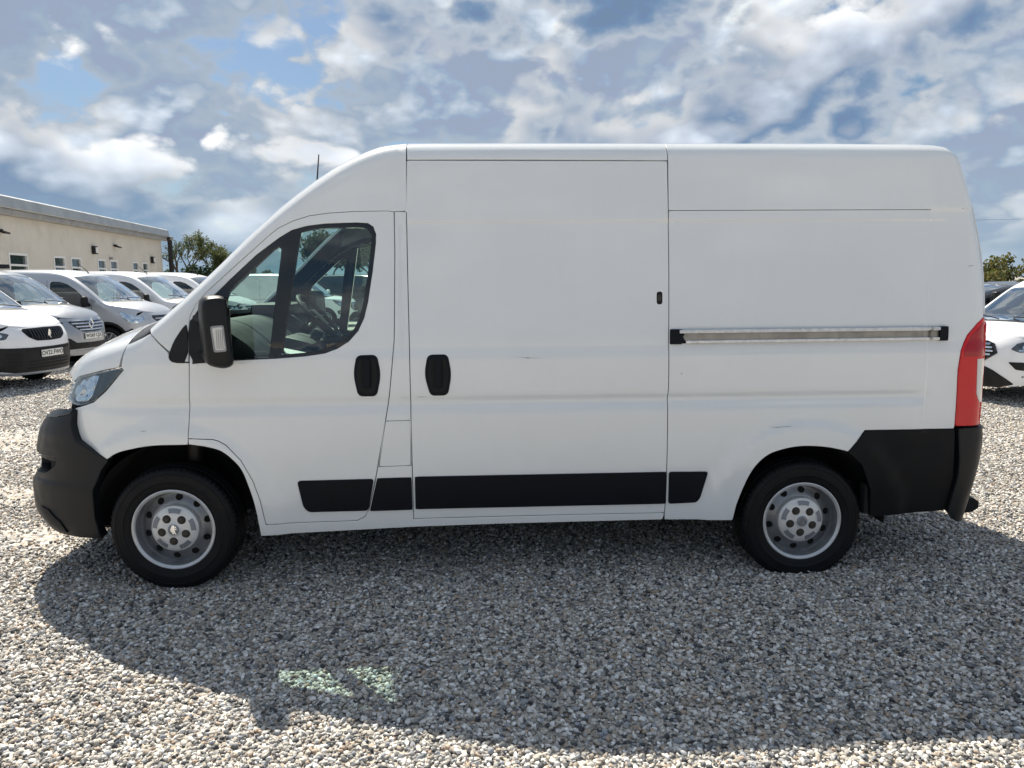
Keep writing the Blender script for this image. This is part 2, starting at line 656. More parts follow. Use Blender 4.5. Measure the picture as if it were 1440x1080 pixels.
def subdiv(poly, step):
    out = []
    n = len(poly)
    for i in range(n):
        a, b = np.array(poly[i], float), np.array(poly[(i + 1) % n], float)
        k = max(1, int(math.ceil(np.hypot(*(b - a)) / step)))
        for j in range(k):
            out.append(a + (b - a) * j / k)
    return np.array(out)


def round_poly(poly, r, k=4):
    """round every corner of a polygon"""
    out = []
    n = len(poly)
    rads = r if isinstance(r, (list, tuple)) else [r] * n
    for i in range(n):
        r = rads[i]
        p, a, b = (np.array(poly[j % n], float) for j in (i, i - 1, i + 1))
        da, db = a - p, b - p
        la, lb = np.hypot(*da), np.hypot(*db)
        rr = min(r, 0.45 * la, 0.45 * lb)
        s, e = p + da / la * rr, p + db / lb * rr
        for j in range(k + 1):
            t = j / k
            out.append(tuple((1 - t) ** 2 * s + 2 * t * (1 - t) * p + t * t * e))
    return out


def smooth_poly(poly, it=1):
    P = np.array(poly, float)
    for _ in range(it):
        A, B = P, np.roll(P, -1, 0)
        P = np.stack([A * 0.75 + B * 0.25, A * 0.25 + B * 0.75], 1).reshape(-1, 2)
    return [tuple(p) for p in P]


def spline(pts, k=5):
    """a smooth open curve through the points"""
    P = [np.array(p, float) for p in pts]
    P = [2 * P[0] - P[1]] + P + [2 * P[-1] - P[-2]]
    out = []
    for a, b, c, d in zip(P, P[1:], P[2:], P[3:]):
        for j in range(k):
            t = j / k
            out.append(tuple(.5 * (2 * b + (c - a) * t + (2 * a - 5 * b + 4 * c - d) * t * t + (3 * b - a - 3 * c + d) * t ** 3)))
    return out + [tuple(P[-2])]


def area2(P):
    x, y = P[:, 0], P[:, 1]
    return 0.5 * np.sum(x * np.roll(y, -1) - np.roll(x, -1) * y)


def inside(P, pts):
    x, y = pts[:, 0], pts[:, 1]
    c = np.zeros(len(pts), bool)
    j = len(P) - 1
    for i in range(len(P)):
        xi, yi, xj, yj = P[i, 0], P[i, 1], P[j, 0], P[j, 1]
        if yi != yj:
            m = ((yi > y) != (yj > y)) & (x < (xj - xi) * (y - yi) / (yj - yi) + xi)
            c ^= m
        j = i
    return c


def edge_dist(P, pts):
    A, B = P, np.roll(P, -1, 0)
    best = np.full(len(pts), 1e9)
    for a, b in zip(A, B):
        ab = b - a
        t = np.clip(((pts - a) @ ab) / max(ab @ ab, 1e-12), 0, 1)
        best = np.minimum(best, np.hypot(*(pts - a - t[:, None] * ab).T))
    return best


def loop_normals(P):
    """outward 2D normals of a counter-clockwise loop"""
    d = np.roll(P, -1, 0) - P
    d /= np.maximum(np.hypot(d[:, 0], d[:, 1]), 1e-9)[:, None]
    n = np.stack([d[:, 1], -d[:, 0]], -1)
    m = n + np.roll(n, 1, 0)
    l = np.maximum(np.hypot(m[:, 0], m[:, 1]), 1e-6)
    m /= l[:, None]
    c = np.maximum((m * n).sum(1), 0.5)
    return m / c[:, None]


def panel(name, M, outer, material, parent=None, holes=(), step=(0.05, 0.025), bstep=0.03, inset=0.0, off=0.0,
          skirt=0.02, bev=0.0025, mirror=False, both=False, skip=None, eps=0.004,
          rows=(), cols=()):
    """a skin panel: 2D outline in the parameters of M, cut and curved to the surface, with rolled edges.
       mirror: the y-mirrored twin; both: the panel and its twin as one mesh"""
    loops = []
    for k, lp in enumerate([outer] + list(holes)):
        P = subdiv(lp, bstep)
        if area2(P) < 0:
            P = P[::-1]
        if inset:
            P = P - loop_normals(P) * (inset if k == 0 else -inset)
        loops.append(P)
    lo, hi = loops[0].min(0), loops[0].max(0)
    gx = np.arange(lo[0] + step[0] * 0.5, hi[0], step[0])
    gy = np.arange(lo[1] + step[1] * 0.5, hi[1], step[1])
    pts = np.zeros((0, 2))
    if len(gx) and len(gy):
        if len(rows):
            gy = np.concatenate([gy[np.min(np.abs(gy[:, None] - np.array(rows)[None]), 1) > 0.004], rows])
        if len(cols):
            gx = np.concatenate([gx[np.min(np.abs(gx[:, None] - np.array(cols)[None]), 1) > 0.004], cols])
        pts = np.stack(np.meshgrid(gx, gy), -1).reshape(-1, 2)
        keep = inside(loops[0], pts)
        for h in loops[1:]:
            keep &= ~inside(h, pts)
        pts = pts[keep]
        for lp in loops:
            if len(pts):
                pts = pts[edge_dist(lp, pts) > 0.25 * min(step)]
    allp = np.concatenate(loops + [pts])
    edges, k = [], 0
    for lp in loops:
        n = len(lp)
        edges += [(k + i, k + (i + 1) % n) for i in range(n)]
        k += n
    r = delaunay_2d_cdt([Vector(p) for p in allp], edges, [], 0, 1e-6)
    V2 = np.array([tuple(v) for v in r[0]])
    T = np.array([f for f in r[2] if len(f) == 3])
    cen = V2[T].mean(1)
    keep = inside(loops[0], cen)
    for h in loops[1:]:
        keep &= ~inside(h, cen)
    T = T[keep]

    def nrm(p):
        a, b = p[:, 0], p[:, 1]
        da = M(a + eps, b) - M(a - eps, b)
        db = M(a, b + eps) - M(a, b - eps)
        n = np.cross(da, db)
        return n / np.maximum(np.linalg.norm(n, axis=1), 1e-12)[:, None]
    P3, N3 = M(V2[:, 0], V2[:, 1]), nrm(V2)
    ctr = P3.copy()
    ctr[:, 1] = 0
    ctr[:, 0] = ctr[:, 0] * 0.4 + 0.6 * 1.8
    ctr[:, 2] = 1.0 * 0.6 + 0.4 * ctr[:, 2]
    sg = 1.0 if ((P3 - ctr) * N3).sum() > 0 else -1.0
    N3 *= sg
    P3 = P3 + N3 * off
    fn = np.cross(P3[T[:, 1]] - P3[T[:, 0]], P3[T[:, 2]] - P3[T[:, 0]])
    fl = (fn * N3[T].mean(1)).sum(1) < 0
    T[fl] = T[fl][:, ::-1]
    verts, norms, faces = [P3], [N3], [T]
    base = len(P3)
    quads = []
    if skirt:
        for k, lp in enumerate(loops):
            n2 = loop_normals(lp) * (1 if k == 0 else -1)
            p0 = M(lp[:, 0], lp[:, 1])
            nn = nrm(lp) * sg
            t = M(lp[:, 0] + n2[:, 0] * 0.002, lp[:, 1] + n2[:, 1] * 0.002) - p0
            t -= (t * nn).sum(1)[:, None] * nn
            t /= np.maximum(np.linalg.norm(t, axis=1), 1e-9)[:, None]
            p0 = p0 + nn * off
            p1 = p0 + t * bev - nn * bev
            p2 = p1 - nn * skirt
            m = len(lp)
            verts += [p0, p1, p1, p2]
            q = (t + nn)
            q /= np.linalg.norm(q, axis=1)[:, None]
            norms += [nn, q, t, t]
            for i in range(m):
                j = (i + 1) % m
                if skip is not None and skip(lp[i]) and skip(lp[j]):
                    continue
                for (ra, rb) in ((0, 1), (2, 3)):
                    a, b, c, d = base + ra * m + i, base + ra * m + j, base + rb * m + j, base + rb * m + i
                    quads.append((a, b, c, d))
            base += 4 * m
    V = np.concatenate(verts)
    Nn = np.concatenate(norms)
    F = [tuple(f) for f in T]
    for (a, b, c, d) in quads:
        f = np.cross(V[b] - V[a], V[d] - V[a])
        F.append((a, b, c, d) if (f @ (Nn[a] + Nn[c])) > 0 else (d, c, b, a))
    if mirror or both:
        Vm, Nm = V * (1, -1, 1), Nn * (1, -1, 1)
        Fm = [tuple(reversed(f)) for f in F]
        if both:
            n = len(V)
            V, Nn = np.concatenate([V, Vm]), np.concatenate([Nn, Nm])
            F = F + [tuple(i + n for i in f) for f in Fm]
        else:
            V, Nn, F = Vm, Nm, Fm
    return raw(name, V, F, material, parent, Nn)


def pair(name, M, outer, material, parent, **kw):
    """left and right twins of a side panel"""
    a = panel(name, M, outer, material, parent, **kw)
    b = panel(name, M, outer, material, parent, mirror=True, **kw)
    return a, b
# outlines on the van's flank, metres: (x along the van from the front axle, z height)
OUT = {
    'door': [
        (0.154, 1.232), (0.129, 0.834), (0.254, 0.827), (0.283, 0.817), (0.322, 0.793), (0.394, 0.710), (0.448,
        0.595), (0.478, 0.486), (0.498, 0.346), (0.745, 0.351), (0.898, 0.353), (0.986, 0.356), (1.028, 0.378),
        (1.051, 0.421), (1.093, 0.588), (1.157, 0.906), (1.182, 1.050), (1.198, 1.186), (1.213, 1.331), (1.217,
        1.428), (1.226, 1.784), (1.226, 2.003), (1.193, 2.007), (1.032, 2.005), (0.893, 1.997), (0.788, 1.983),
        (0.707, 1.958), (0.626, 1.919), (0.590, 1.891), (0.514, 1.825), (0.420, 1.742), (0.334, 1.666), (0.249,
        1.590), (0.197, 1.533), (0.166, 1.475), (0.159, 1.431)],
    'frame': [
        (0.172, 1.228), (0.187, 1.467), (0.214, 1.511), (0.307, 1.590), (0.376, 1.657), (0.513, 1.782), (0.633,
        1.870), (0.699, 1.909), (0.772, 1.929), (0.869, 1.941), (1.031, 1.946), (1.089, 1.942), (1.116, 1.924),
        (1.129, 1.887), (1.127, 1.836), (1.107, 1.690), (1.080, 1.534), (1.058, 1.452), (1.026, 1.387), (0.977,
        1.334), (0.919, 1.298), (0.853, 1.274), (0.754, 1.260), (0.607, 1.250), (0.358, 1.241)],
    'qglass': [
        (0.340, 1.243), (0.349, 1.488), (0.353, 1.560), (0.368, 1.600), (0.406, 1.638), (0.513, 1.734), (0.602,
        1.813), (0.628, 1.826), (0.642, 1.813), (0.638, 1.770), (0.611, 1.595), (0.563, 1.252)],
    'mglass': [
        (0.626, 1.266), (0.684, 1.587), (0.739, 1.903), (0.808, 1.916), (0.917, 1.923), (1.031, 1.924), (1.075,
        1.920), (1.096, 1.905), (1.107, 1.876), (1.104, 1.829), (1.085, 1.690), (1.060, 1.540), (1.038, 1.459),
        (1.008, 1.400), (0.967, 1.355), (0.910, 1.320), (0.847, 1.297), (0.755, 1.277)],
    'wing': [
        (0.154, 1.232), (0.127, 0.800), (-0.064, 0.796), (-0.208, 0.770), (-0.276, 0.746), (-0.319, 0.717), (-0.491,
        0.815), (-0.520, 0.915), (-0.512, 0.983), (-0.439, 1.003), (-0.382, 1.023), (-0.304, 1.084), (-0.199, 1.194)],
    'headlight': [
        (-0.199, 1.196), (-0.224, 1.203), (-0.367, 1.180), (-0.506, 1.148), (-0.551, 1.114), (-0.583, 1.026), (-0.560,
        1.005), (-0.492, 0.995), (-0.439, 1.007), (-0.386, 1.027), (-0.306, 1.088)],
    'aseam': [
        (-0.054, 1.386), (-0.002, 1.333), (0.047, 1.285)],
    'mirrorbase': [
        (0.053, 1.252), (0.054, 1.278), (0.080, 1.340), (0.123, 1.402), (0.153, 1.435), (0.144, 1.232), (0.074, 1.235)],
    'mirrorbase2': [
        (0.162, 1.438), (0.213, 1.478), (0.237, 1.463), (0.227, 1.228), (0.152, 1.232)],
    'slide': [
        (1.294, 2.266), (1.290, 2.029), (1.291, 1.626), (1.293, 1.256), (1.292, 0.915), (1.291, 0.594), (1.289,
        0.359), (1.944, 0.363), (2.671, 0.363), (2.673, 0.493), (2.672, 0.696), (2.667, 1.010), (2.671, 1.068),
        (2.669, 1.308), (2.669, 1.690), (2.666, 1.950), (2.663, 2.262)],
    'flap': [
        (1.158, 0.908), (1.288, 0.910), (1.284, 0.664), (1.115, 0.660)],
    'strip_door': [
        (0.677, 0.590), (1.085, 0.593), (1.048, 0.414), (0.729, 0.412), (0.702, 0.441)],
    'strip_pillar': [
        (1.103, 0.595), (1.285, 0.597), (1.285, 0.415), (1.056, 0.412)],
    'strip_slide': [
        (1.304, 0.601), (2.670, 0.602), (2.674, 0.419), (1.302, 0.417)],
    'strip_rear': [
        (2.684, 0.602), (2.901, 0.599), (2.863, 0.448), (2.844, 0.423), (2.688, 0.418)],
    'arch_r': [
        (3.053, 0.311), (3.074, 0.428), (3.136, 0.590), (3.215, 0.682), (3.310, 0.720), (3.416, 0.735), (3.540,
        0.728), (3.637, 0.708), (3.669, 0.698)],
    'arch_f': [
        (-0.319, 0.717), (-0.276, 0.746), (-0.208, 0.770), (-0.064, 0.794), (0.130, 0.796), (0.207, 0.790), (0.283,
        0.768), (0.339, 0.726), (0.390, 0.661), (0.421, 0.570), (0.446, 0.460), (0.459, 0.348), (0.463, 0.278)],
    'sillbot': [
        (0.463, 0.278), (0.963, 0.296), (1.284, 0.308), (1.748, 0.316), (2.663, 0.321), (3.053, 0.311)],
    'clad': [
        (3.669, 0.698), (3.762, 0.815), (4.267, 0.814), (4.281, 0.626), (4.288, 0.539), (4.271, 0.401), (4.258,
        0.343), (3.828, 0.324), (3.813, 0.478), (3.797, 0.518), (3.751, 0.625)],
    'handle1': [
        (1.019, 1.256), (1.119, 1.258), (1.138, 1.158), (1.113, 1.046), (1.022, 1.047), (1.000, 1.159)],
    'handle2': [
        (1.390, 1.255), (1.490, 1.256), (1.508, 1.153), (1.487, 1.046), (1.400, 1.045), (1.371, 1.155)],
    'tail': [
        (4.364, 1.393), (4.311, 1.330), (4.276, 1.248), (4.265, 1.143), (4.270, 0.832), (4.359, 0.831), (4.364,
        0.958), (4.372, 1.141)],
}

# ------------------------------------------------------------------ the ground
def ground_material():
    m = bpy.data.materials.new('gravel_ground')
    m.use_nodes = True
    nt = m.node_tree
    N, L = nt.nodes.new, nt.links.new
    b = nt.nodes['Principled BSDF']
    b.inputs['Roughness'].default_value = 0.85
    b.inputs['Specular IOR Level'].default_value = 0.25
    tc = N('ShaderNodeTexCoord')
    v = N('ShaderNodeTexVoronoi')
    v.inputs['Scale'].default_value = 46
    L(tc.outputs['Object'], v.inputs['Vector'])
    sp = N('ShaderNodeSeparateColor')
    L(v.outputs['Color'], sp.inputs[0])
    ramp = N('ShaderNodeValToRGB')
    stone_ramp(ramp)
    L(sp.outputs[0], ramp.inputs[0])
    n = N('ShaderNodeTexNoise')
    n.inputs['Scale'].default_value = 0.55
    n.inputs['Detail'].default_value = 6
    L(tc.outputs['Object'], n.inputs['Vector'])
    mr = N('ShaderNodeMapRange')
    mr.inputs['From Min'].default_value = 0.42
    mr.inputs['From Max'].default_value = 0.66
    mr.inputs['To Max'].default_value = 0.55
    L(n.outputs['Fac'], mr.inputs['Value'])
    mx = N('ShaderNodeMixRGB')
    L(mr.outputs[0], mx.inputs[0])
    L(ramp.outputs[0], mx.inputs[1])
    mx.inputs[2].default_value = (0.43, 0.36, 0.28, 1)
    L(mx.outputs[0], b.inputs['Base Color'])
    bp = N('ShaderNodeBump')
    bp.inputs['Strength'].default_value = 0.9
    bp.inputs['Distance'].default_value = 0.012
    bp.invert = True
    L(v.outputs['Distance'], bp.inputs['Height'])
    L(bp.outputs[0], b.inputs['Normal'])
    return m


STONES = [(0.00, (0.075, 0.077, 0.082)), (0.07, (0.19, 0.19, 0.19)), (0.18, (0.36, 0.345, 0.32)), (0.31, (0.47, 0.43, 0.37)),
          (0.44, (0.55, 0.52, 0.475)), (0.56, (0.37, 0.32, 0.265)), (0.64, (0.66, 0.635, 0.595)), (0.78, (0.46, 0.36, 0.275)),
          (0.83, (0.33, 0.345, 0.365)), (0.91, (0.80, 0.785, 0.755))]


def stone_ramp(ramp):
    cr = ramp.color_ramp
    cr.interpolation = 'CONSTANT'
    while len(cr.elements) > 1:
        cr.elements.remove(cr.elements[-1])
    for i, (p, c) in enumerate(STONES):
        e = cr.elements[0] if i == 0 else cr.elements.new(p)
        e.position = p
        e.color = (*c, 1)


def stone_material():
    m = bpy.data.materials.new('pebble')
    m.use_nodes = True
    nt = m.node_tree
    N, L = nt.nodes.new, nt.links.new
    b = nt.nodes['Principled BSDF']
    b.inputs['Roughness'].default_value = 0.72
    b.inputs['Specular IOR Level'].default_value = 0.35
    oi = N('ShaderNodeObjectInfo')
    ramp = N('ShaderNodeValToRGB')
    stone_ramp(ramp)
    L(oi.outputs['Random'], ramp.inputs[0])
    tc = N('ShaderNodeTexCoord')
    n = N('ShaderNodeTexNoise')
    n.inputs['Scale'].default_value = 2.2
    n.inputs['Detail'].default_value = 5
    L(tc.outputs['Object'], n.inputs['Vector'])
    mr = N('ShaderNodeMapRange')
    mr.inputs['From Min'].default_value = 0.3
    mr.inputs['From Max'].default_value = 0.7
    mr.inputs['To Min'].default_value = 0.78
    mr.inputs['To Max'].default_value = 1.18
    L(n.outputs['Fac'], mr.inputs['Value'])
    mx = N('ShaderNodeMixRGB')
    mx.blend_type = 'MULTIPLY'
    mx.inputs[0].default_value = 1
    L(ramp.outputs[0], mx.inputs[1])
    L(mr.outputs[0], mx.inputs[2])
    L(mx.outputs[0], b.inputs['Base Color'])
    return m


def ground_height(x, y):
    """gentle unevenness, flat where the van's wheels stand"""
    return 0.012 * np.sin(1.7 * x + 0.6) * np.sin(1.3 * y + 0.2) + 0.006 * np.sin(4.1 * x + 2.0 * y)


def build_ground():
    xs = np.concatenate([[-3000, -800, -250, -90, -45, -25], np.arange(-14, 16.01, 0.25), [25, 45, 90, 250, 800, 3000]])
    ys = np.concatenate([[-400, -80, -25], np.arange(-6, 20.01, 0.25), [28, 45, 90, 250, 800, 3000]])
    X, Y = np.meshgrid(xs, ys)
    near = (np.abs(X) < 17) & (Y > -7) & (Y < 21)
    Z = np.where(near, ground_height(X, Y), 0.0) - 0.004
    V = np.stack([X, Y, Z], -1).reshape(-1, 3)
    n = len(xs)
    F = [(j * n + i, j * n + i + 1, (j + 1) * n + i + 1, (j + 1) * n + i) for j in range(len(ys) - 1) for i in range(n - 1)]
    g = raw('ground', V, F, ground_material(), smooth=True)
    tag(g, kind='structure')

    # loose stones, thinning out with distance and on a few bare worn patches
    P = []

    def zone(x0, x1, y0, y1, dens, smin, smax, dzmax=0.006):
        k = int((x1 - x0) * (y1 - y0) * dens)
        p = np.stack([RNG.uniform(x0, x1, k), RNG.uniform(y0, y1, k)], -1)
        bare = np.zeros(k)
        for (bx, by, rx, ry) in ((-0.45, -0.95, 0.42, 0.16), (-1.4, -0.1, 0.9, 0.35), (-2.2, 1.0, 1.2, 0.4), (-3.6, 3.2, 1.4, 0.6),
                                 (0.2, -1.25, 0.25, 0.08), (5.3, 3.0, 0.5, 0.35)):
            bare = np.maximum(bare, np.exp(-(((p[:, 0] - bx) / rx) ** 2 + ((p[:, 1] - by) / ry) ** 2)))
        keep = RNG.random(k) > bare * 0.93
        if y0 > -1:
            keep &= ~((p[:, 0] > -0.2) & (p[:, 0] < 4.0) & (p[:, 1] > 0.4) & (p[:, 1] < 3.5) & (RNG.random(k) < 0.6))
        p = p[keep]
        s = RNG.uniform(0, 1, len(p)) ** 1.6 * (smax - smin) + smin
        z = ground_height(p[:, 0], p[:, 1]) + RNG.uniform(-0.3, 0.55, len(p)) * s * 0.5
        P.append(np.concatenate([p, z[:, None], s[:, None]], 1))
    zone(-2.6, 6.2, -3.4, -0.6, 6200, 0.008, 0.024)
    zone(-3.8, 7.6, -0.6, 1.6, 3600, 0.009, 0.022)
    zone(-7.0, 0.2, 1.6, 7.0, 1300, 0.012, 0.026)
    zone(3.2, 10.0, 1.6, 7.0, 1300, 0.012, 0.026)
    zone(-9.0, -3.0, 7.0, 15.0, 420, 0.02, 0.036)
    zone(6.5, 14.0, 7.0, 12.0, 300, 0.02, 0.036)
    P_ = np.concatenate(P)
    me = bpy.data.meshes.new('gravel')
    me.vertices.add(len(P_))
    me.vertices.foreach_set('co', P_[:, :3].astype(np.float32).ravel())
    at = me.attributes.new('sz', 'FLOAT', 'POINT')
    at.data.foreach_set('value', P_[:, 3].astype(np.float32))
    o = link(bpy.data.objects.new('gravel', me))
    tag(o, 'loose beige and grey gravel covering the yard around the van', 'gravel', kind='stuff')
    sm = stone_material()
    me.materials.append(sm)
    ng = bpy.data.node_groups.new('gravel_nodes', 'GeometryNodeTree')
    ng.interface.new_socket('Geometry', in_out='INPUT', socket_type='NodeSocketGeometry')
    ng.interface.new_socket('Geometry', in_out='OUTPUT', socket_type='NodeSocketGeometry')
    N, L = ng.nodes.new, ng.links.new
    gi, go = N('NodeGroupInput'), N('NodeGroupOutput')
    join = N('GeometryNodeGeometryToInstance')
    for k in range(7):
        ico = N('GeometryNodeMeshIcoSphere')
        ico.inputs['Radius'].default_value = 0.5
        ico.inputs['Subdivisions'].default_value = 2
        pos = N('GeometryNodeInputPosition')
        ns = N('ShaderNodeTexNoise')
        ns.noise_dimensions = '4D'
        ns.inputs['W'].default_value = 3.7 * k + 0.9
        ns.inputs['Scale'].default_value = 1.9
        ns.inputs['Detail'].default_value = 1.5
        L(pos.outputs[0], ns.inputs['Vector'])
        sb = N('ShaderNodeVectorMath')
        sb.operation = 'SUBTRACT'
        L(ns.outputs['Color'], sb.inputs[0])
        sb.inputs[1].default_value = (0.5, 0.5, 0.5)
        sc = N('ShaderNodeVectorMath')
        sc.operation = 'SCALE'
        L(sb.outputs[0], sc.inputs[0])
        sc.inputs['Scale'].default_value = 1.15
        sp = N('GeometryNodeSetPosition')
        L(ico.outputs['Mesh'], sp.inputs['Geometry'])
        L(sc.outputs[0], sp.inputs['Offset'])
        tr = N('GeometryNodeTransform')
        L(sp.outputs[0], tr.inputs['Geometry'])
        tr.inputs['Scale'].default_value = ((1.25, 0.9, 0.62), (1.1, 1.0, 0.7), (1.4, 0.85, 0.55), (1.0, 1.0, 0.8), (1.3, 1.0, 0.5),
                                            (1.15, 0.8, 0.75), (1.5, 0.8, 0.6))[k]
        ss = N('GeometryNodeSetShadeSmooth')
        L(tr.outputs[0], ss.inputs['Geometry'])
        mt = N('GeometryNodeSetMaterial')
        mt.inputs['Material'].default_value = sm
        L(ss.outputs[0], mt.inputs['Geometry'])
        L(mt.outputs[0], join.inputs[0])
    iop = N('GeometryNodeInstanceOnPoints')
    m2p = N('GeometryNodeMeshToPoints')
    L(gi.outputs[0], m2p.inputs['Mesh'])
    L(m2p.outputs[0], iop.inputs['Points'])
    L(join.outputs[0], iop.inputs['Instance'])
    iop.inputs['Pick Instance'].default_value = True
    rv = N('FunctionNodeRandomValue')
    rv.data_type = 'INT'
    rv.inputs['Min'].default_value = 0
    rv.inputs['Max'].default_value = 6
    rv.inputs['Seed'].default_value = 11
    L(rv.outputs[2], iop.inputs['Instance Index'])
    rr = N('FunctionNodeRandomValue')
    rr.data_type = 'FLOAT_VECTOR'
    rr.inputs['Min'].default_value = (-0.6, -0.6, 0)
    rr.inputs['Max'].default_value = (0.6, 0.6, 6.283)
    rr.inputs['Seed'].default_value = 5
    L(rr.outputs[0], iop.inputs['Rotation'])
    na = N('GeometryNodeInputNamedAttribute')
    na.data_type = 'FLOAT'
    na.inputs['Name'].default_value = 'sz'
    L(na.outputs['Attribute'], iop.inputs['Scale'])
    L(iop.outputs[0], go.inputs[0])
    md = o.modifiers.new('gravel', 'NODES')
    md.node_group = ng


build_ground()


# ------------------------------------------------------------------ the big white van
def flank_relief(x, z):
    d = -0.012 * np.exp(-((z - 1.0) / 0.035) ** 2) * smooth01(-0.5, 0.1, x) * (1 - smooth01(4.0, 4.15, x))
    d = d - 0.008 * smooth01(1.235, 1.30, z)
    d = d + 0.007 * smooth01(1.943, 1.950, z) * smooth01(1.27, 1.285, x) * (1 - smooth01(4.12, 4.2, x))
    rf = np.hypot(x, z - 0.30)
    rr = np.hypot(x - 3.45, z - 0.30)
    d = d + 0.016 * (1 - smooth01(0.55, 0.64, rf)) + 0.014 * (1 - smooth01(0.52, 0.60, rr))
    d = d - 0.007 * smooth01(4.084, 4.091, x) * (1 - smooth01(1.98, 2.02, z))
    d = d - 0.005 * np.exp(-((x - 1.262) / 0.007) ** 2) * smooth01(1.25, 1.32, z) * (1 - smooth01(1.93, 1.95, z))
    return d


VAN = Shape(
    wz=[(.25, .965), (.33, .985), (.45, 1.0), (.6, 1.012), (.8, 1.022), (.97, 1.025), (1.1, 1.023), (1.3, 1.020), (1.45, 1.012),
        (1.7, .992), (2.0, .962), (2.3, .925), (2.6, .88)],
    nose=[(.25, -.90), (.75, -.90), (.95, -.86), (1.15, -.76), (1.3, -.68), (1.6, -.62), (2.6, -.6)],
    te=[(-.86, .98), (-.75, 1.08), (-.65, 1.17), (-.56, 1.235), (-.45, 1.285), (-.33, 1.32), (-.2, 1.355), (-.11, 1.395), (-.02, 1.465),
        (.27, 1.725), (.535, 1.975), (.735, 2.135), (.93, 2.262), (1.06, 2.325), (1.17, 2.36), (1.28, 2.372), (1.8, 2.374), (4.0, 2.368),
        (4.15, 2.362), (4.22, 2.345), (4.27, 2.30), (4.31, 2.2)],
    crown=[(-.86, .03), (-.5, .08), (-.2, .10), (.1, .13), (.6, .12), (1.1, .06), (1.4, .05), (4.3, .045)],
    rad=[(-.86, .06), (-.5, .09), (-.1, .11), (.3, .13), (.8, .13), (1.2, .12), (4.1, .11), (4.3, .06)],
    back=[(.2, 4.44), (1.4, 4.44), (1.7, 4.42), (2.0, 4.365), (2.2, 4.315), (2.3, 4.285), (2.5, 4.2)],
    relief=flank_relief)
BUMP = Shape(
    wz=[(.2, .95), (.33, .99), (.6, 1.012), (1.0, 1.015), (1.2, 1.0)], en=4.2, em=3.2,
    nose=[(.15, -.80), (.24, -.88), (.3, -.94), (.40, -.99), (.55, -.985), (.585, -.955), (.71, -.945), (.82, -.92), (.90, -.87), (.97, -.80)],
    te=[(-1, 1), (5, 1)], crown=[(-1, .1), (5, .1)], rad=[(-1, .1), (5, .1)], back=[(.2, 6), (3, 6)])


def zc_of(sh, x):
    return sh.te(np.asarray(x, float)) - sh.rad(np.asarray(x, float))


def top_map(sh):
    return lambda x, t: sh.S(x, zc_of(sh, x) + t)


def tt(sh, pts):
    """flank points (x, height) as (x, way up from the roof corner), finely divided"""
    out = []
    for (a, b) in zip(pts, list(pts[1:]) + [None]):
        n = 1 if b is None else max(1, int(math.hypot(b[0] - a[0], b[1] - a[1]) / .025))
        for k in range(n):
            x, z = a if b is None else (a[0] + (b[0] - a[0]) * k / n, a[1] + (b[1] - a[1]) * k / n)
            out.append((x, float(z - zc_of(sh, x))))
    return out


def q_of(sh, x, z):
    xi = (sh.xs - x) / (sh.xs - float(sh.nose(z)))
    return float(np.interp(-np.clip(xi, 0, 1), -sh._xi, sh._L))


